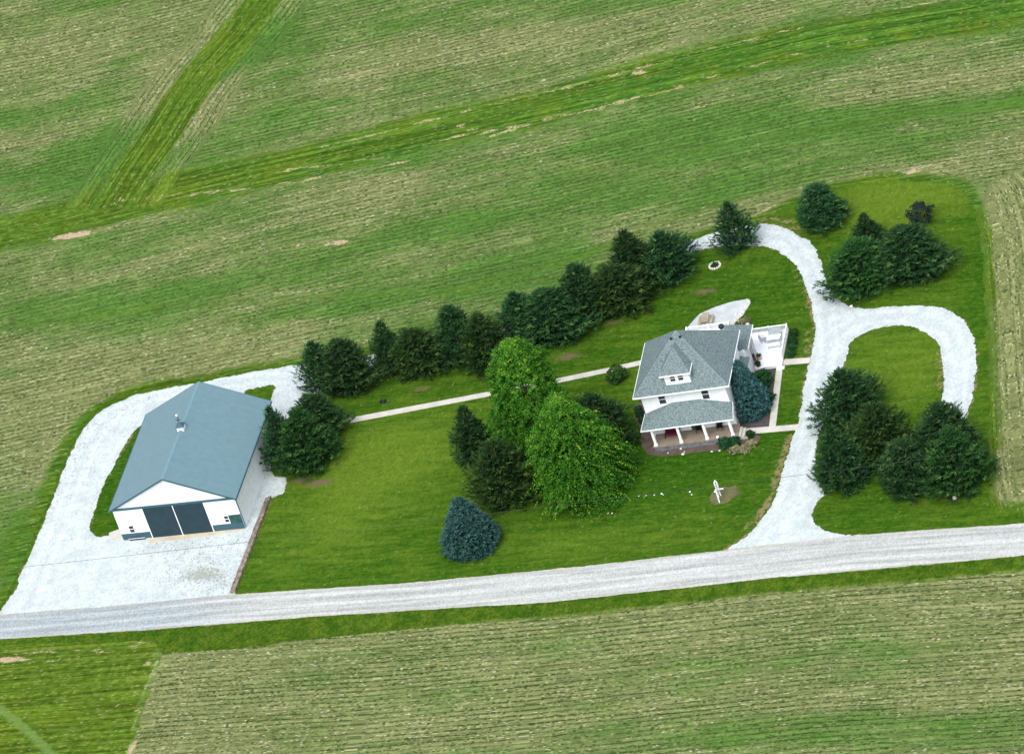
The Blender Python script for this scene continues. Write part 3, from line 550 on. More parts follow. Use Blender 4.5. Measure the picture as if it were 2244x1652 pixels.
# ------------------------------------------------------------------ farmhouse
HX, HY, HYAW = 19.379, -13.748, .10848
H = thing('farmhouse', 'white two-storey farmhouse with a grey pyramid roof, dormer and columned front porch', 'house', (HX, HY, 0), HYAW)
RW, RL, EZ, RZ = 10.576, 9.828, 6.3, 4.52
X0, X1, Y0, Y1 = .62, 9.95, .72, 9.15
w = MB(); w.box(X0, X1, Y0, Y1, 0, 6.12); w.build('wall', M['white_siding'], H)
r = MB(); ap = (RW/2, RL/2, EZ+RZ); q = [(0, 0, EZ), (RW, 0, EZ), (RW, RL, EZ), (0, RL, EZ)]
for i in range(4): r.face(q[i], q[(i+1) % 4], ap)
r.build('roof', M['shingle'], H)
hc = MB()
for p in q: v = Vector(ap)-Vector(p); hc.tube([Vector(p)+v*.01+Vector((0, 0, .0)), Vector(p)+v*.995], .055, 5)
hc.build('hip_cap', M['ridge_shingle'], H)
s_ = MB().box(.02, RW-.02, .02, RL-.02, EZ-.2, EZ-.003); s_.build('soffit', M['white_paint'], H)
g = MB()
g.box(-.05, RW+.05, -.06, .012, EZ-.12, EZ+.01); g.box(-.05, RW+.05, RL-.012, RL+.05, EZ-.12, EZ+.01); g.box(-.05, .012, .012, RL-.012, EZ-.12, EZ+.008); g.box(RW-.012, RW+.05, .012, RL-.012, EZ-.12, EZ+.008)
g.build('gutter', M['white_paint'], H)
# dormer
dx0, dx1, dy = 3.80, 6.56, .70
def zroof(y): return EZ+y*RZ/(RL/2)
d = MB(); zt = 8.33; ye = (zt-EZ)/(RZ/(RL/2))
d.face((dx0, dy, zroof(dy)-.1), (dx1, dy, zroof(dy)-.1), (dx1, dy, zt), (dx0, dy, zt)); d.face((dx1, dy, zroof(dy)-.1), (dx1, ye+.1, zt), (dx1, dy, zt)); d.face((dx0, dy, zroof(dy)-.1), (dx0, dy, zt), (dx0, ye+.1, zt))
d.build('dormer_wall', M['white_siding'], H)
ex0, ex1, ey = 3.40, 6.78, .38; pk = (5.08, 2.95, 10.05); yb = (pk[2]-EZ)/(RZ/(RL/2))+.05; yv = (8.38-EZ)/(RZ/(RL/2))+.05
d = MB(); d.face((ex0, ey, 8.38), (ex1, ey, 8.38), pk); d.face((ex1, ey, 8.38), (ex1, yv, 8.38), (pk[0], yb, pk[2]), pk); d.face((ex0, yv, 8.38), (ex0, ey, 8.38), pk, (pk[0], yb, pk[2]))
d.build('dormer_roof', M['shingle'], H)
d = MB(); d.tube([(ex0, ey, 8.39), pk], .05, 5); d.tube([(ex1, ey, 8.39), pk], .035, 5); d.build('dormer_hip_cap', M['ridge_shingle'], H)
d = MB(); d.box(ex0-.03, ex1+.03, ey-.06, ey+.0, 8.24, 8.39); d.box(ex1, ex1+.06, ey, yv-.1, 8.24, 8.39); d.box(ex0-.01, ex0, ey, yv-.1, 8.24, 8.375); d.face((ex0, ey, 8.34), (ex0, yv-.2, 8.34), (ex1, yv-.2, 8.34), (ex1, ey, 8.34)); d.build('dormer_gutter', M['white_paint'], H)
window(H, 'y', 4.42, 4.97, 7.36, 8.1, dy, -1); window(H, 'y', 5.30, 5.85, 7.38, 8.12, dy, -1)
window(H, 'y', 2.50, 3.22, 4.62, 5.78, Y0, -1); window(H, 'y', 7.26, 8.0, 4.50, 5.74, Y0, -1)
window(H, 'x', 5.3, 6.1, 4.5, 5.7, X1, 1); window(H, 'x', 2.4, 3.2, 4.5, 5.7, X1, 1); window(H, 'x', 7.4, 8.0, 4.7, 5.6, X1, 1)
window(H, 'x', 2.4, 3.3, 1.4, 2.9, X1, 1); window(H, 'y', 2.3, 3.5, 1.5, 2.7, Y0, -1); window(H, 'y', 7.6, 8.8, 1.5, 2.7, Y0, -1)
for x, y in ((4.75, 4.35), (5.75, 4.4)): MB().box(x-.14, x+.14, y-.12, y+.12, zroof(y)-.1, zroof(y)+.10).build('roof_vent', M['black_metal'], H)
# porch
PFZ, PY = .72, -1.5
pf = MB().box(.95, 10.3, PY, Y0-.002, PFZ-.16, PFZ); pf.build('porch_floor', M['porch_floor'], H)
sk = MB().box(1.02, 10.2, PY+.06, Y0-.002, .0, PFZ-.162); sk.build('porch_skirt', plain('grey_porch_skirt', (.13, .14, .15), .8, .3), H)  # dark grey block: shade of the open gap under the floor, as colour
for x in (1.30, 4.12, 6.98, 9.84): 
    cb = MB().box(x-.14, x+.14, -1.44, -1.16, PFZ, 3.0).build('column', M['white_paint'], H)
    MB().box(x-.19, x+.19, -1.49, -1.11, PFZ+.003, PFZ+.22).build('column_base', M['white_paint'], cb)
MB().box(1.1, 10.05, -1.44, -1.14, 2.82, 3.04).build('porch_beam', M['white_paint'], H)
fe = [(.22, -1.62, 3.08), (10.46, -1.62, 3.08)]; tp = [(3.80, Y0, 4.60), (6.85, Y0, 4.58)]; sd_ = [(.50, Y0, 3.58), (10.26, Y0, 3.62)]
p = MB(); p.face(fe[0], fe[1], tp[1], tp[0]); p.face(fe[0], tp[0], sd_[0]); p.face(fe[1], sd_[1], tp[1]); p.build('porch_roof', M['shingle'], H)
for i in (0, 1): MB().tube([fe[i], tp[i]], .045, 5).build('porch_hip_cap', M['ridge_shingle'], H)
p = MB(); p.box(.19, 10.49, -1.68, -1.615, 2.97, 3.10); p.slab([(.22, -1.61, 3.06), (10.46, -1.61, 3.06), (10.26, Y0, 3.06), (.5, Y0, 3.06)], .04); p.tube([fe[0], sd_[0]], .035, 5); p.tube([fe[1], sd_[1]], .035, 5); p.build('porch_gutter', M['white_paint'], H)
dr = MB().box(5.0, 5.95, Y0-.05, Y0-.002, PFZ+.01, PFZ+2.1).build('front_door', M['green_board'], H)
st = MB()
for k in range(3): st.box(10.3+.32*k+.003, 10.62+.32*k, -1.25, .35, 0, PFZ-.18*(k+1))
st.build('porch_step', M['walk'], H)
# rear wing, side entry
def zs(x): return 4.0+(10.9-x)*.16
w = MB(); w.box(8.2, 10.55, Y1+.003, 13.35, 0, 3.98); w.box(X1+.003, 10.55, 9.70, 13.345, 0, 3.975); w.build('rear_wing_wall', M['white_siding'], H)
p = MB(); p.slab([(7.9, 9.16, zs(7.9)), (9.955, 9.16, zs(9.955)), (10.30, 9.42, zs(10.3)), (10.92, 9.42, zs(10.92)), (10.92, 13.75, zs(10.92)), (7.9, 13.75, zs(7.9))], .1); p.build('rear_wing_roof', M['shingle'], H)
p = MB(); p.box(10.921, 10.99, 9.40, 13.8, 3.88, 4.0); p.build('rear_wing_gutter', M['white_paint'], H)
do = MB().box(10.55, 10.6, 11.3, 12.2, .4, 2.5).build('side_door', M['dark_glass'], H); 
w = MB(); w.box(X1+.002, 10.65, 7.55, 9.25, 0, 2.88); w.build('side_entry_wall', M['white_siding'], H)
p = MB(); p.slab([(X1+.003, 7.35, 3.45), (10.86, 7.35, 2.95), (10.86, 9.38, 2.95), (X1+.003, 9.38, 3.45)], .08); p.build('side_entry_roof', M['shingle'], H)
MB().tube([(10.86, 7.6, 2.9), (10.72, 7.5, 2.6), (10.72, 7.5, .1)], .05).build('downspout', M['white_paint'], H)

def hl(x, y, z=0):
    c, s = math.cos(HYAW), math.sin(HYAW); return (HX+c*x-s*y, HY+s*x+c*y, z)

# ------------------------------------------------------------------ decks
def railing(parent, a, b, z, h=.72, sp=.13):
    a, b = Vector((*a, z)), Vector((*b, z)); L = (b-a).length; d = (b-a)/L; n = Vector((-d.y, d.x, 0))
    def bar(m, p0, p1, wd, z0, z1):
        q = [p0-n*wd, p1-n*wd, p1+n*wd, p0+n*wd]; m.slab([(v.x, v.y, z1) for v in q], z1-z0)
    r = MB(); bar(r, a, b, .07, z+h-.07, z+h); bar(r, a, b, .03, z+.08, z+.14); o = r.build('railing', M['white_paint'], parent)
    m = MB(); k = int(L/sp)
    for i in range(1, k): p = a+d*(L*i/k); bar(m, p-d*.022, p+d*.022, .018, z+.14, z+h-.07)
    m.build('balusters', M['white_paint'], o); k = max(1, round(L/2.2)); m = None
    for i in range(k+1):
        p = a+d*(L*i/k); m = MB(); bar(m, p-d*.07, p+d*.07, .07, z+.0, z+h+.09); m.build('post', M['white_paint'], o)
    return o
E1 = thing('deck', 'white deck with white railings on the driveway side of the farmhouse', 'deck', (HX, HY, 0), HYAW, 'decks of the farmhouse')
DZ = .35
MB().box(10.56, 13.62, 10.75, 17.2, DZ-.1, DZ).box(9.4, 10.559, 13.36, 17.2, DZ-.1, DZ).build('deck_floor', M['deck_white'], E1)
MB().box(10.6, 13.56, 10.8, 17.1, 0, DZ-.101).build('deck_skirt', M['white_paint'], E1)
railing(E1, (9.45, 17.12), (13.55, 17.12), DZ); railing(E1, (13.55, 17.0), (13.55, 11.9), DZ)
MB().box(13.0, 13.9, 10.35, 10.745, 0, .2).build('deck_step', M['deck_white'], E1)
E2 = thing('deck', 'small white railed deck behind the farmhouse roof, next to the paved patio', 'deck', (HX, HY, 0), HYAW, 'decks of the farmhouse')
MB().box(1.9, 6.9, 13.9, 19.1, DZ-.1, DZ).build('deck_floor', M['deck_white'], E2); MB().box(1.95, 6.85, 13.95, 19.0, 0, DZ-.101).build('deck_skirt', M['white_paint'], E2)
railing(E2, (2.0, 19.02), (6.8, 19.02), DZ, .74); railing(E2, (2.0, 14.0), (2.0, 18.9), DZ, .74); railing(E2, (6.8, 17.4), (6.8, 18.9), DZ, .74)

# furniture on decks, porch and patio
def table_mb(t, w, d, h, top, leg, slats=0):
    b = MB()
    b.box(-w/2, w/2, -d/2, d/2, h-.05, h); b.build('tabletop', top, t)
    for sx in (-1, 1):
        for sy in (-1, 1): MB().tube([(sx*(w/2-.06), sy*(d/2-.06), 0), (sx*(w/2-.06), sy*(d/2-.06), h-.05)], .035, 6).build('leg', leg, t)
t = thing('patio_table', 'long grey-framed table with a pale top on the white deck', 'table', hl(12.35, 15.1, DZ), HYAW)
table_mb(t, 1.5, .85, .72, M['white_paint'], M['grey_metal'])
fr = MB().box(-.8, .8, -.5, -.43, .66, .70).box(-.8, .8, .43, .5, .66, .70).box(-.82, -.76, -.43, .43, .66, .7).box(.76, .82, -.43, .43, .66, .7).build('table_frame', M['grey_metal'], t)
def chair(name, label, loc, rz, mat, frame, w=.6, group=None, cat='chair'):
    t = thing(name, label, cat, loc, rz, group)
    MB().box(-w/2, w/2, -.28, .28, .40, .45).build('seat', mat, t); b = MB(); b.slab([(-w/2, .27, .43), (w/2, .27, .43), (w/2, .40, .95), (-w/2, .40, .95)], .04); b.build('backrest', mat, t)
    for sx in (-1, 1):
        for sy in (-1, 1): MB().tube([(sx*(w/2-.04), sy*.25, 0), (sx*(w/2-.04), sy*.25, .4)], .028, 6).build('leg', frame, t)
        MB().box(sx*(w/2)-.03, sx*(w/2)+.03, -.28, .3, .62, .66).build('armrest', frame, t)
    return t
chair('patio_bench', 'grey metal bench along the far side of the deck table', hl(12.3, 16.15, DZ), HYAW, M['grey_metal'], M['grey_metal'], 1.4, cat='bench')
chair('patio_bench', 'white bench with grey legs on the near side of the deck table', hl(12.5, 14.1, DZ), HYAW+math.pi, M['white_paint'], M['grey_metal'], 1.4, cat='bench')
chair('patio_chair', 'grey-framed chair at the house end of the deck table', hl(11.05, 15.4, DZ), HYAW+math.pi/2, M['grey_metal'], M['grey_metal'], .6)
def planter(label, x, y, mat, plant):
    t = thing('planter', label, 'planter', hl(x, y, DZ), 0, 'round planters on the deck')
    MB().lathe([(.19, 0), (.26, .08), (.30, .42), (.33, .46), (.28, .47), (.26, .40)], 14).build('pot', mat, t, True)
    return t
PLANTERS = [planter('pale clay round pot with a dark plant on the white deck', 10.95, 12.35, M['terracotta'], 1), planter('black round pot with a dark plant at the white deck edge', 11.0, 11.1, M['black_metal'], 0)]
t = thing('grill', 'round black kettle grill on the small deck behind the farmhouse', 'grill', hl(6.05, 18.35, DZ), HYAW)
MB().lathe([(.05, .42), (.25, .5), (.33, .68), (.34, .72), (.33, .76), (.26, .92), (.1, 1.02), (.02, 1.03)], 16).build('kettle', M['black_metal'], t, True)
for k in range(3): a = k*2.094; MB().tube([(.18*math.cos(a), .18*math.sin(a), .5), (.33*math.cos(a), .33*math.sin(a), 0)], .02, 6).build('leg', M['black_metal'], t)
MB().tube([(-.06, 0, 1.03), (-.06, 0, 1.09), (.06, 0, 1.09), (.06, 0, 1.03)], .015, 6).build('handle', M['black_metal'], t)
t = thing('garden_table', 'white round-legged garden table on the small railed deck behind the roof', 'table', hl(3.5, 17.9, DZ), HYAW); table_mb(t, 1.1, .8, .72, M['white_paint'], M['white_paint'])
chair('garden_chair', 'white garden chair beside the white table on the small rear deck', hl(4.7, 17.9, DZ), HYAW-math.pi/2, M['white_paint'], M['white_paint'], .6)
t = thing('picnic_table', 'weathered wooden picnic table with two benches on the paved patio', 'picnic table', hl(3.80, 20.95, .05), HYAW)
for k, xx_ in enumerate((-.27, 0, .27)): MB().box(xx_-.115, xx_+.115, -.8, .8, .70, .75).build('table_board', M['weathered_wood'], t)
for sx in (-1, 1): MB().box(sx*.68-.14, sx*.68+.14, -.8, .8, .40, .45).build('bench_board', M['weathered_wood'], t)
for sy in (-1, 1):
    b = MB()
    for sx in (-1, 1): b.tube([(sx*.62, sy*.6, 0), (sx*.2, sy*.6, .7)], .05, 5)
    b.box(-.78, .78, sy*.6-.04+.08, sy*.6+.04+.08, .31, .398); b.build('leg_frame', M['weathered_wood'], t)
# red seat on the porch
t = thing('porch_bench', 'dark red cushioned bench against the wall at the left end of the porch', 'bench', hl(3.0, .25, PFZ), HYAW)
MB().box(-.85, .85, -.62, .12, .34, .50).build('seat_cushion', M['red_fabric'], t, bevel=.04); b = MB(); b.slab([(-.85, .10, .95), (.85, .10, .95), (.85, .24, .97), (-.85, .24, .97)], .5); b.build('back_cushion', M['red_fabric'], t, bevel=.04)
for sx in (-1, 1):
    for y in (-.55, .1): MB().box(sx*.8-.04, sx*.8+.04, y-.04, y+.04, 0, .34).build('leg', M['black_metal'], t)
t = chair('porch_chair', 'dark chair standing on the porch between the middle columns', hl(5.9, .2, PFZ), HYAW, M['black_metal'], M['black_metal'], .65)
t = chair('porch_chair', 'dark chair near the step end of the columned porch', hl(8.2, .15, PFZ), HYAW, M['black_metal'], M['black_metal'], .65)
t = thing('garden_globe', 'white globe lamp on a short post among the boxwoods by the porch', 'garden lamp', tuple(at(1578, 974)))
MB().lathe([(.05, 0), (.045, .8), (.07, .82), (.04, .84)], 8).build('post', M['black_metal'], t); MB().lathe([(.02, .84), (.13, .90), (.18, 1.02), (.13, 1.14), (.02, 1.2)], 12).build('globe', M['white_paint'], t, True)

# ------------------------------------------------------------------ small things about the yard
p0, p1 = at(592, 1092), at(513, 1300)
t = thing('timber_edging', 'low brown timber edging between the gravel lot and the lawn', 'edging', (0, 0, 0)); n = 9
for k in range(n):
    a = p0+(p1-p0)*(k/n); b = p0+(p1-p0)*((k+.985)/n); dd_ = (b-a)/np.linalg.norm(b-a); nn = np.array([-dd_[1], dd_[0], 0]); j = random.Random(k).uniform(-.04, .04)
    for s_, hh, wd in ((0.0, .34, .16), (-.34, .2, .15)):
        q = [a+nn*(s_-wd+j), b+nn*(s_-wd-j), b+nn*(s_+wd-j), a+nn*(s_+wd+j)]; MB().slab([(v[0], v[1], hh) for v in q], hh+.01).build('timber', M['timber'], t)
tr = at(303, 1181); t = thing('trough', 'long low black trough on the gravel by the barn door', 'trough', (tr[0], tr[1], .027), .06)
MB().box(-.95, .95, -.18, .18, 0, .06).box(-.95, .95, -.2, -.16, .06, .28).box(-.95, .95, .16, .2, .06, .28).build('basin', M['black_metal'], t); MB().box(-.98, .98, -.23, -.2, .24, .29).build('rim', M['white_paint'], t)  # white strip paints the highlight along the trough's front edge
def cyl_wire(name, label, pts):
    o = MB().tube(pts, .018, 5).build(name, M['wire']); return tag(o, label, 'cable')
def sagw(a, b, sag, n=40):
    a, b = np.array(a), np.array(b); return [tuple(a+(b-a)*t-np.array([0, 0, 4*sag*t*(1-t)])) for t in np.linspace(0, 1, n)]
cyl_wire('overhead_wire', 'thin overhead wire strung above the front lawn beside the road', sagw(at(-420, 1292, 7.6), at(2700, 915, 7.6), .8))
# ring on the lawn, stone ring planter
q = at(840, 881); t = thing('tyre_ring', 'black ring lying on the lawn between the concrete path and the pines', 'ring', (q[0], q[1], .014))
MB().lathe([(.28, 0), (.36, .02), (.40, .1), (.36, .18), (.28, .2), (.25, .1)], 20).build('ring', M['black_metal'], t, True)
q = at(1567, 584); PIT = thing('stone_planter', 'round planter ringed with pale stones near the lone pine on the back lawn', 'planter', (q[0], q[1], .012))
for k in range(14):
    a = k*2*math.pi/14; rr = random.Random(k); b = MB(); ca, sa = math.cos(a), math.sin(a); rad = .62
    b.lathe([(.11, 0), (.14, .08), (.12, .18+.06*rr.random()), (.05, .22)], 6, (rad*ca, rad*sa)); b.build('stone', M['stone'], PIT)
MB().lathe([(.55, 0), (.5, .06)], 16).build('soil', M['dark_soil'], PIT)
def rock(name, label, px, py, s, mat, seed, group=None, cat='stone', z=.01):
    q = at(px, py); r_ = random.Random(seed); b = MB(); prof = [(s*.75, 0), (s, s*.25), (s*.85, s*.6), (s*.35, s*.85)]; b.lathe(prof, 9)
    b.v = [(x*r_.uniform(.8, 1.2), y*r_.uniform(.7, 1.1), zz*r_.uniform(.85, 1.15)) for x, y, zz in b.v]; o = b.build(name, mat); o.location = (q[0], q[1], z); return tag(o, label, cat, group)
rock('boulder', 'pale boulder on the grass by the road side of the south-east pines', 2093, 1093, .34, M['stone'], 1)
rock('boulder', 'white boulder showing between the pines beside the driveway entrance', 1884, 1038, .62, M['white_paint'], 2)
rock('boulder', 'white stone at the drive side foot of the bushy pine above the loop drive', 1866, 672, .2, M['white_paint'], 12)
for k, (px, py, s) in enumerate(((1433, 980, .12), (1464, 993, .1), (1492, 984, .14), (1500, 990, .1), (1497, 996, .2), (1560, 990, .14), (1577, 988, .12), (1655, 968, .15))):
    rock('stone', 'small pale stone lying in the mulch bed before the porch', px, py, s, M['stone'], 20+k, 'pale stones in the porch mulch bed')
for k, (px, py, s) in enumerate(((1400, 1087, .07), (1416, 1086, .07), (1434, 1085, .08), (1450, 1082, .11), (1453, 1084, .07), (1512, 1078, .11), (1516, 1084, .09))):  # white lumps on the grass standing in for markers on the overhead wire
    rock('stone', 'small white stone in the line across the front lawn', px, py, s, M['white_paint'], 40+k, 'white stones lined up on the front lawn')
for k, (px, py) in enumerate(((1332, 1125), (1342, 1125))): rock('stone', 'pale green-white stone of a close pair on the lawn by the road', px, py, .12, M['stone'], 60+k, 'pair of pale stones on the lawn')
rock('stone', 'pink-tan stone at the foot of the round bush by the path', 1343, 838, .22, M['terracotta'], 70)
# patio border stones
for k, (px, py, s) in enumerate(((1640, 662, .25), (1634, 674, .2), (1628, 684, .3), (1622, 690, .22), (1616, 697, .28), (1610, 703, .2), (1605, 711, .26), (1601, 718, .2), (1625, 676, .18), (1612, 690, .2), (1598, 708, .22), (1620, 705, .2), (1638, 712, .25), (1645, 716, .2))):
    rock('stone', 'tan rock in the row along the edge of the paved patio', px, py, s, M['stone'], 80+k, 'rocks edging the patio')
# yard ornament: white posts and cross-arm
q = at(1577, 1101); q2 = at(1578, 1089); t = thing('yard_ornament', 'white upright ornament of posts and a cross-arm in a mulch patch on the front lawn', 'yard ornament', (q[0], q[1], .01), HYAW)
dx, dy_ = q2[0]-q[0], q2[1]-q[1]; c_, s_ = math.cos(-HYAW), math.sin(-HYAW); bx, by = c_*dx-s_*dy_, s_*dx+c_*dy_
MB().tube([(0, 0, 0), (0, 0, 1.75)], .075, 8).build('post', M['white_paint'], t)
MB().tube([(bx-.13, by, 0), (bx-.15, by, 1.6), (bx-.12, by, 2.0), (bx, by, 2.25), (bx+.12, by, 2.0), (bx+.15, by, 1.6), (bx+.13, by, .2)], .075, 8).build('arch', M['white_paint'], t)
MB().tube([(-.15, .0, 1.5), (bx, by, 1.05), (bx+.62, by+.1, .98)], .085, 8, .06).build('cross_arm', M['white_paint'], t)
MB().box(bx-.10, bx+.10, by-.012, by+.012, .35, 1.7).build('back_panel', M['grey_metal'], t)

# ------------------------------------------------------------------ vegetation
def tufts(C, D, L, wd, n, rng, tint, spread=.9, droop=0.0):
    """n blades (triangles) at every centre C pointing roughly along D"""
    C = np.repeat(C, n, 0); D = np.repeat(D, n, 0); t = np.repeat(tint, n); m = len(C)
    d = D+rng.normal(0, spread*.6, (m, 3)); d[:, 2] -= droop; d /= np.linalg.norm(d, axis=1)[:, None]+1e-9
    nn = D*.5+rng.normal(0, .55, (m, 3)); nn[:, 2] += 1.0; s = np.cross(d, nn); s /= np.linalg.norm(s, axis=1)[:, None]+1e-9
    l = (L*rng.uniform(.6, 1.25, m))[:, None]; w_ = (wd*rng.uniform(.7, 1.3, m))[:, None]
    b = C-d*l*.3; V = np.stack([b-s*w_*.5, b+s*w_*.5, C+d*l*.7+s*w_*.15, C+d*l*.7-s*w_*.15], 1).reshape(-1, 3)
    F = np.arange(4*m).reshape(m, 4); return V, F, np.repeat(np.clip(t+rng.normal(0, .10, m), 0, 1), 4)
def merge(parts):
    V, F, T, k = [], [], [], 0
    for v, f, t in parts: V.append(v); F.append(f+k); T.append(t); k += len(v)
    return np.concatenate(V), np.concatenate(F), np.concatenate(T)
def conifer(name, seed, Ht=8., R=3., power=.8, pexp=1.55, whorl=.40, nb=13, up=.12, L=.38, wd=.12, dens=1.0, ragged=.22, low=.05):
    """branches in whorls, each a spine of side twigs ending in needle tufts"""
    rng = np.random.default_rng(seed); C, D, T = [], [], []
    z = Ht*low; lob = rng.uniform(0, 6.28, 4)
    while z < Ht*.985:
        f = z/Ht; rad = R*((1-f**pexp)**power+.03)*min(1, .74+f*1.5); k = max(4, int(nb*(.55+.6*rad/R)))
        off = rng.uniform(0, 6.28)
        for b in range(k):
            a = off+6.283*b/k+rng.normal(0, .22)
            r = rad*(1+.13*math.sin(2*a+lob[0])+.09*math.sin(3*a+lob[1]+f*5))*rng.uniform(1-ragged*1.3, 1+ragged*.7)
            rise = up*(.4+1.5*f)+rng.normal(0, .07); dirx = np.array([math.cos(a), math.sin(a), 0])
            tip = rng.uniform(0, 1); m = max(3, int(r/.17*dens))
            for j in range(m):
                s = (j+rng.uniform(0, 1))/m; s = .22+.78*s**.75; p = dirx*r*s; zz = z+rise*r*s+(-.10*r*(s*(1-s))*4)
                side = np.array([-dirx[1], dirx[0], 0])*rng.normal(0, 1)*(.10+.20*r*(1-s*.75))
                C.append(p+side+np.array([0, 0, zz+rng.normal(0, .07)])); D.append(dirx*.9+side*.8+np.array([0, 0, .35+rise]))
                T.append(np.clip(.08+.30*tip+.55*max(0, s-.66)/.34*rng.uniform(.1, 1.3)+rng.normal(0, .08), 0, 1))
        z += whorl*rng.uniform(.8, 1.2)*(1-.35*f)
    for k in range(6): C.append(np.array([0, 0, Ht*(.93+.014*k)])); D.append(np.array([0, 0, 1.])); T.append(.5)
    V, F, t = tufts(np.array(C), np.array(D), L*1.12, wd*.78, 5, rng, np.array(T))
    return npmesh(name, V, F, dict(tint=t))
def broadleaf(name, seed, Ht, R, zb, nclump, leaf=.26, droopy=0.0, shape=1.0, tw=1.0, nl=26):
    """clumps of leaves, each leaf facing out of its clump, spread all through a lobed crown; lower clumps may trail outward"""
    rng = np.random.default_rng(seed); C, N, T = [], [], []; lob = rng.uniform(0, 6.28, 6)
    for i in range(nclump):
        zf = rng.uniform(0, 1); a = rng.uniform(0, 6.283)
        prof = math.sin(math.pi*min(1, (zf*.86+.14))**shape)**.62
        rr = R*prof*(1+.15*math.sin(3*a+lob[0]+4*zf)+.13*math.sin(5*a+lob[1]-6*zf)+.12*math.sin(2*a+9*zf+lob[2])+.08*math.sin(9*a+13*zf+lob[3]))
        s = rng.uniform(.30, 1)**.42*rng.uniform(.88, 1.07); c = np.array([math.cos(a)*rr*s, math.sin(a)*rr*s, zb+(Ht-zb)*zf])
        out = np.array([math.cos(a), math.sin(a), -.55 if zf < .6 else .2]); rc = rng.uniform(.24, .50)*tw
        d = rng.normal(0, 1, (nl, 3)); d /= np.linalg.norm(d, axis=1)[:, None]; d[:, 2] = np.where(d[:, 2] < -.2, -d[:, 2]*.6, d[:, 2])
        p = d*rc*rng.uniform(.55, 1.05, (nl, 1))
        st = droopy*(1-.75*zf)*rng.uniform(.6, 1.3)
        if st > .05:
            q = rng.uniform(0, 1, nl); p *= (1-.45*min(1, st)*q[:, None]); p += out*(q*st*2.0)[:, None]; p[:, 2] -= .35*st*q*q
        C.append(c+p); N.append(d*.9+np.array([0, 0, .25])+rng.normal(0, .35, (nl, 3)))
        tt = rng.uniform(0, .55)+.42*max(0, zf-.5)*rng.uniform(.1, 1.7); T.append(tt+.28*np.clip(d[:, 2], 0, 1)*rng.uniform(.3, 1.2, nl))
    for i in range(int(420*max(0, droopy-.3))):
        zf = rng.uniform(.02, .62); a = rng.uniform(0, 6.283); r0 = R*math.sin(math.pi*min(1, (zf*.86+.14))**shape)**.62*rng.uniform(.70, .98); L = rng.uniform(1.2, 2.6); q = np.linspace(0, 1, 22)
        o = np.array([math.cos(a+rng.normal(0, .2)), math.sin(a+rng.normal(0, .2)), 0]); p = np.array([math.cos(a)*r0, math.sin(a)*r0, zb+(Ht-zb)*zf])+o*(q*L)[:, None]+rng.normal(0, .05, (22, 3)); p[:, 2] += .45*L*q-.85*L*q*q; p[:, 2] = np.maximum(p[:, 2], .1)
        C.append(p); N.append(rng.normal(0, .5, (22, 3))+np.array([0, 0, 1.])); T.append(np.full(22, rng.uniform(.35, .95)))
    C, N, T = np.concatenate(C), np.concatenate(N), np.concatenate(T); m = len(C)
    N /= np.linalg.norm(N, axis=1)[:, None]+1e-9; u = np.cross(N, rng.normal(0, 1, (m, 3))); u /= np.linalg.norm(u, axis=1)[:, None]+1e-9; v = np.cross(N, u)
    l = (leaf*rng.uniform(.6, 1.2, m))[:, None]*.5
    V = np.stack([C-u*l, C-v*l*.62, C+u*l, C+v*l*.62], 1).reshape(-1, 3)
    return npmesh(name, V, np.arange(4*m).reshape(m, 4), dict(tint=np.repeat(np.clip(T+rng.normal(0, .10, m), 0, 1), 4)))
def trunk_mesh(name, h, r, limbs=0, seed=1, zb=.35, reach=1.5):
    b = MB(); b.tube([(0, 0, -.05), (.02, .01, h*.35), (-.02, .03, h*.7), (0, 0, h)], r, 8, r*.18); g = random.Random(seed)
    for k in range(limbs):
        a = 2.4*k+g.uniform(-.3, .3); z = h*(zb+(.9-zb)*k/max(1, limbs)); q = reach*g.uniform(.6, 1)*(1.1-.5*k/max(1, limbs))
        b.tube([(0, 0, z), (q*.5*math.cos(a), q*.5*math.sin(a), z+q*.35), (q*math.cos(a), q*math.sin(a), z+q*.8)], r*.38, 6, r*.08)
    me = bpy.data.meshes.new(name); me.from_pydata(b.v, [], b.f); me.update(); me.materials.append(M['bark']); return me
def crown(me, mat): me.materials.append(M[mat]); return me

BASE_H, BASE_R = 8.0, 3.0
PINES = {}
for k in range(4):
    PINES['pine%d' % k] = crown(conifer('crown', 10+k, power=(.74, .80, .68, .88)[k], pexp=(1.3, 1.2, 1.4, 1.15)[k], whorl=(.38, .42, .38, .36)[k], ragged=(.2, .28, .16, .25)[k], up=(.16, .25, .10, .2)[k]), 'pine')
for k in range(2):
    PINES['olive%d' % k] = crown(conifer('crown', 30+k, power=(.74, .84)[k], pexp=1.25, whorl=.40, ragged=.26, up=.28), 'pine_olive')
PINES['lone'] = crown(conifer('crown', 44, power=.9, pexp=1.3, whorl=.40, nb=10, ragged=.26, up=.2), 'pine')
TRUNK = trunk_mesh('trunk', 7.4, .2, 0)
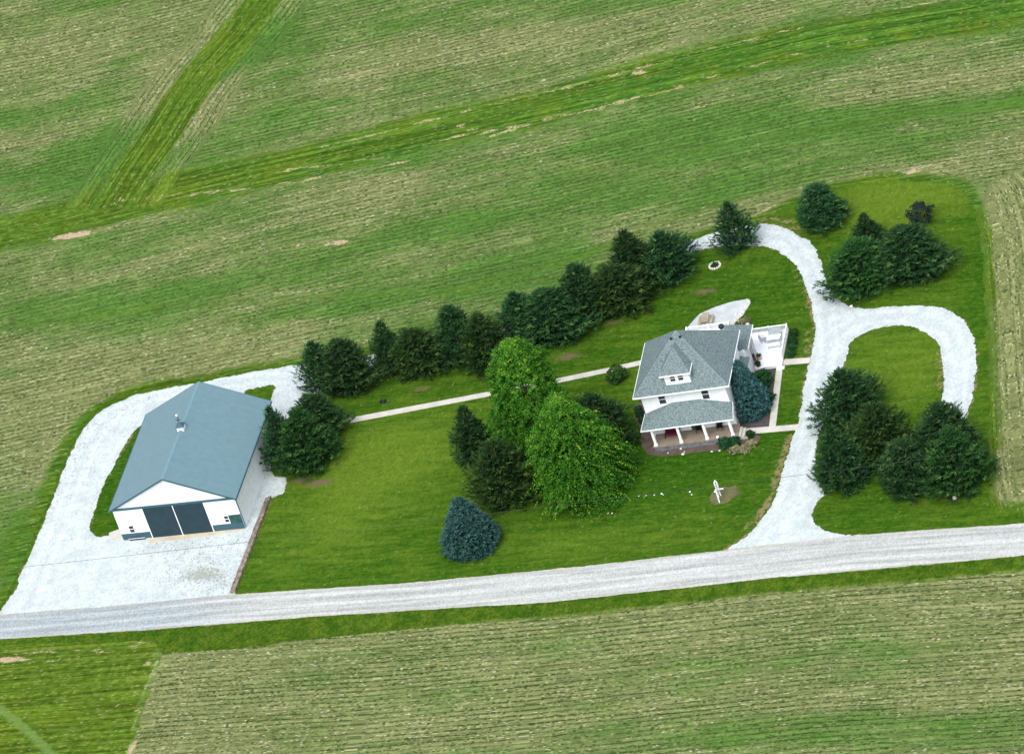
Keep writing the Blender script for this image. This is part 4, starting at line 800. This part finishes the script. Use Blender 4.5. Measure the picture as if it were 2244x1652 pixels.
# tip x, tip y, crown width, lowest crown point y, kind, spin, label   (survey picture measures)
TREES = [
 (682, 750, 98, 876, 'pine1', 'narrow dark pine at the barn end of the windbreak, by the white gravel'),
 (738, 745, 124, 888, 'pine0', 'broad dark pine second from the barn end of the windbreak, its skirt reaching lowest there'),
 (830, 705, 92, 834, 'pine3', 'slim pine with a bright gravel gap on its barn side, standing behind the windbreak'),
 (897, 724, 132, 850, 'olive0', 'olive-green spreading pine above a patch of bare soil and the black ring'),
 (978, 673, 114, 820, 'pine2', 'dark pine tucked behind and between two olive-tinged windbreak pines'),
 (1042, 690, 122, 836, 'olive1', 'olive-tinged pine just behind the top of the tall bright maple'),
 (1122, 642, 108, 768, 'pine1', 'dark pine on the left shoulder of the widest windbreak pine'),
 (1188, 636, 150, 783, 'pine0', 'widest dark pine of the windbreak, right behind the maple top'),
 (1252, 580, 104, 726, 'pine2', 'tall dark pine beside the rounded yellow-green-topped windbreak pine'),
 (1335, 586, 148, 718, 'olive0', 'rounded pine with a yellow-green top in the middle of the house end of the windbreak'),
 (1362, 505, 106, 640, 'pine3', 'dark pine against the field, just left of the last windbreak pine'),
 (1440, 512, 136, 645, 'pine1', 'last dark pine at the house end of the windbreak, touching the driveway'),
 (1588, 445, 92, 572, 'lone', 'lone ragged pine standing across the back loop of the driveway'),
 (1780, 408, 112, 522, 'pine2', 'round dense pine at the outer bend of the driveway beside the field'),
 (1887, 470, 76, 562, 'pine3', 'smallest dark pine in the group north of the loop drive'),
 (1862, 533, 160, 672, 'olive1', 'bushy pine whose branches overhang the driveway fork'),
 (1972, 500, 155, 648, 'pine0', 'wide dark pine behind the bushy one at the driveway fork'),
 (1835, 818, 150, 968, 'pine1', 'large blue-dark pine overhanging the driveway at the grass island'),
 (1908, 893, 130, 1045, 'olive0', 'olive-tinged pine in the middle of the south-east clump, behind the drive'),
 (1815, 940, 110, 1095, 'pine3', 'narrow pine at the driveway mouth, front left of the south-east clump'),
 (2050, 893, 140, 1040, 'pine0', 'green pine that hides the end of the loop drive'),
 (2068, 948, 138, 1108, 'olive1', 'pine nearest the crop field in the south-east clump'),
 (1968, 972, 128, 1104, 'pine2', 'dark pine at the front centre of the south-east clump, beside the white boulder'),
 (1012, 893, 108, 1045, 'pine3', 'dark bristly pine standing alone left of the two maples'),
 (1078, 972, 134, 1138, 'olive0', 'dark olive pine in front of the maples, above the small blue spruce'),
 (1290, 868, 146, 1018, 'pine1', 'dark pine half hidden behind the wide drooping maple, toward the house'),
 (591, 893, 92, 1048, 'pine1', 'pine hard against the east wall of the barn'),
 (646, 900, 128, 1060, 'olive1', 'fullest pine in front of the barn trio, by the end of the gravel lot'),
 (676, 867, 116, 985, 'pine0', 'rear pine of the barn trio, at the end of the concrete path'),
]
def solve(tx, ty, wpx, by, sk=11.0):
    R_ = wpx/40.0*1.2; yb = by-R_*sk; H_ = (yb-ty)/15.7; g = at(tx+.345*(yb-ty), yb); return g, H_, R_
def tree(name, cat, label, g, Hh, R_, cm, tm, spin, group, bh=BASE_H, br=BASE_R):
    t = thing(name, label, cat, (g[0], g[1], .0), spin, group); t.scale = (R_/br, R_/br, Hh/bh)
    c = bpy.data.objects.new('crown', cm); COL.objects.link(c); c.parent = t; k = bpy.data.objects.new('trunk', tm); COL.objects.link(k); k.parent = t; return t
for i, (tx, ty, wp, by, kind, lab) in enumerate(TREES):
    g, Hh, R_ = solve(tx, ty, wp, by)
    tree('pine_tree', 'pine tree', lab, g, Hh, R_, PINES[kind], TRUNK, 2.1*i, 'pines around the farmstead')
def spruce(name, seed, Ht=8., R=3.):
    rng = np.random.default_rng(seed); C, D, T = [], [], []; z = .25
    while z < Ht*.99:
        f = z/Ht; r = R*((1-f**1.12)**.80+.02)*min(1, .80+f*1.4); k = max(3, int(6.28*r/.42)); off = rng.uniform(0, 6.28)
        for b in range(k):
            a = off+6.283*b/k+rng.normal(0, .05); d = np.array([math.cos(a), math.sin(a), 0]); rr = r*rng.uniform(.80, 1.10)*(.95 if int(z/.34) % 2 else 1.03); t0 = rng.uniform(0, .35)
            for q in range(9):
                e = rng.normal(0, 1, 3); e /= np.linalg.norm(e); C.append(d*(rr-.12)+np.array([0, 0, z])+e*.16); D.append(d*.7+e*.6+np.array([0, 0, .25])); T.append(t0+.45*max(0, e[2]*.6+(e@d)*.5)+.12)  # tint rises on each clump's upper and outer side, light painted in
            for q in range(4): C.append(d*rr*rng.uniform(.35, .85)+np.array([0, 0, z-.05])+rng.normal(0, .12, 3)); D.append(d); T.append(.05)  # inner tufts tinted dark, painting the shade behind the clumps
        z += .34*(1-.25*f)*rng.uniform(.9, 1.1)
    for q in range(8): C.append(np.array([0, 0, Ht*(.93+.01*q)])); D.append(np.array([0, 0, 1.])); T.append(.5)
    V, F, t = tufts(np.array(C), np.array(D), .26, .15, 2, rng, np.array(T), .8); return npmesh(name, V, F, dict(tint=t))
BSP = crown(spruce('crown', 60), 'blue_spruce')
for i, (tx, ty, wp, by, lab) in enumerate(((1003, 1096, 132, 1240, 'plump blue spruce on the front lawn nearest the road'), (1612, 796, 98, 934, 'blue spruce standing against the right corner of the farmhouse'))):
    g, Hh, R_ = solve(tx, ty, wp, by); tree('blue_spruce', 'spruce tree', lab, g, Hh*1.04, R_*.86, BSP, TRUNK, 1.3*i, 'blue spruces')
def bl(name, cat, label, g, Hh, R_, zb, n, mat, seed, leaf, limbs, **kw):
    t = thing(name, label, cat, (g[0], g[1], 0), 0); tm = trunk_mesh('trunk', Hh*.85, .22 if Hh > 5 else .06, limbs, seed, .3, R_*.7)
    c = link('crown', crown(broadleaf('crown', seed, Hh, R_, zb, n, leaf, **kw), mat), None, t); link('trunk', tm, None, t); return t
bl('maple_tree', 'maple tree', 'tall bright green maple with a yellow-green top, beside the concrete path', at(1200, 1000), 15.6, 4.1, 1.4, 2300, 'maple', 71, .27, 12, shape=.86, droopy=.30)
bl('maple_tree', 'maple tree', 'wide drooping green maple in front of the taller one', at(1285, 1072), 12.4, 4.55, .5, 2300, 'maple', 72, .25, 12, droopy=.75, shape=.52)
bl('smoke_bush', 'small tree', 'small dark purple-leaved tree alone on the grass near the field corner', at(2022, 490), 2.6, 1.5, .3, 110, 'purple', 73, .2, 5, tw=.8)
bl('round_bush', 'bush', 'round green bush growing over the concrete path near the house', at(1355, 832), 1.7, 1.1, .05, 150, 'shrub_light', 74, .22, 4, tw=.6)
def shrubs(items, name, cat, group, mat, leaf=.13, n=200, seed=90):
    base = {}
    for i, (px, py, r_, h_, lab) in enumerate(items):
        k = i % 2
        if k not in base: base[k] = crown(broadleaf('leaves', seed+k, 1.0, 1.0, .02, n//2, .24, tw=.5), mat)
        o = bpy.data.objects.new(name, base[k]); COL.objects.link(o); g = at(px, py); o.location = (g[0], g[1], .02); o.scale = (r_*.85, r_*.85, h_); o.rotation_euler = (0, 0, i*1.7); tag(o, lab, cat, group)
shrubs([(1590, 980, .75, 1.15, 'dark clipped boxwood behind the white globe lamp at the porch'), (1613, 974, .7, .95, 'dark clipped boxwood in the middle of the three by the porch corner'), (1646, 958, .55, .8, 'dark clipped boxwood nearest the path at the porch steps')], 'boxwood', 'shrub', 'boxwoods by the porch', 'shrub')
shrubs([(1612, 990, .75, .6, 'pale straw-coloured grass clump before the boxwoods'), (1632, 988, .8, .6, 'green and tan grass clump beside the straw-coloured one'), (1648, 976, .8, .55, 'rust-tinged grass clump at the end of the porch bed')], 'ornamental_grass', 'plant', 'ornamental grasses by the porch', 'straw', .16)
shrubs([(1668, 842, 1.5, 1.4, 'dark yew directly below the white deck edge'), (1664, 872, 1.35, 1.3, 'dark yew between the walk and the blue spruce'), (1684, 880, .95, 1.0, 'low dark yew touching the north-south walk')], 'yew_shrub', 'shrub', 'yews between house and walk', 'shrub', .15, 260)
shrubs([(1742, 735, .55, .8, 'dark shrub at the far end of the row along the deck'), (1740, 752, .6, .8, 'second shrub from the far end of the row along the deck'), (1738, 768, .55, .75, 'third shrub along the deck, lighter grass beside it'), (1734, 782, .55, .7, 'last shrub of the deck row, beside the short walk')], 'deck_shrub', 'shrub', 'shrubs along the deck', 'shrub')
shrubs([(1400, 900, .5, .6, 'leafy plant at the upper end of the bed left of the house'), (1404, 912, .55, .65, 'leafy plant in the middle of the bed left of the house'), (1408, 926, .5, .6, 'leafy plant at the porch end of the bed left of the house')], 'bed_plant', 'plant', 'plants left of the house', 'shrub')
shrubs([(1628, 709, .5, .5, 'greyish plant in the rock border beside the patio'), (1640, 705, .45, .45, 'tan plant by the roof corner in the patio border')], 'border_plant', 'plant', 'plants by the patio', 'straw', .12)
for k, p in enumerate(PLANTERS):
    o = link('foliage', crown(broadleaf('foliage', 120+k, .75, .26, .42, 14, .10, tw=.3), 'shrub'), None, p)
link('foliage', crown(broadleaf('foliage', 130, .5, .44, .05, 26, .11, tw=.35), 'shrub'), None, PIT)
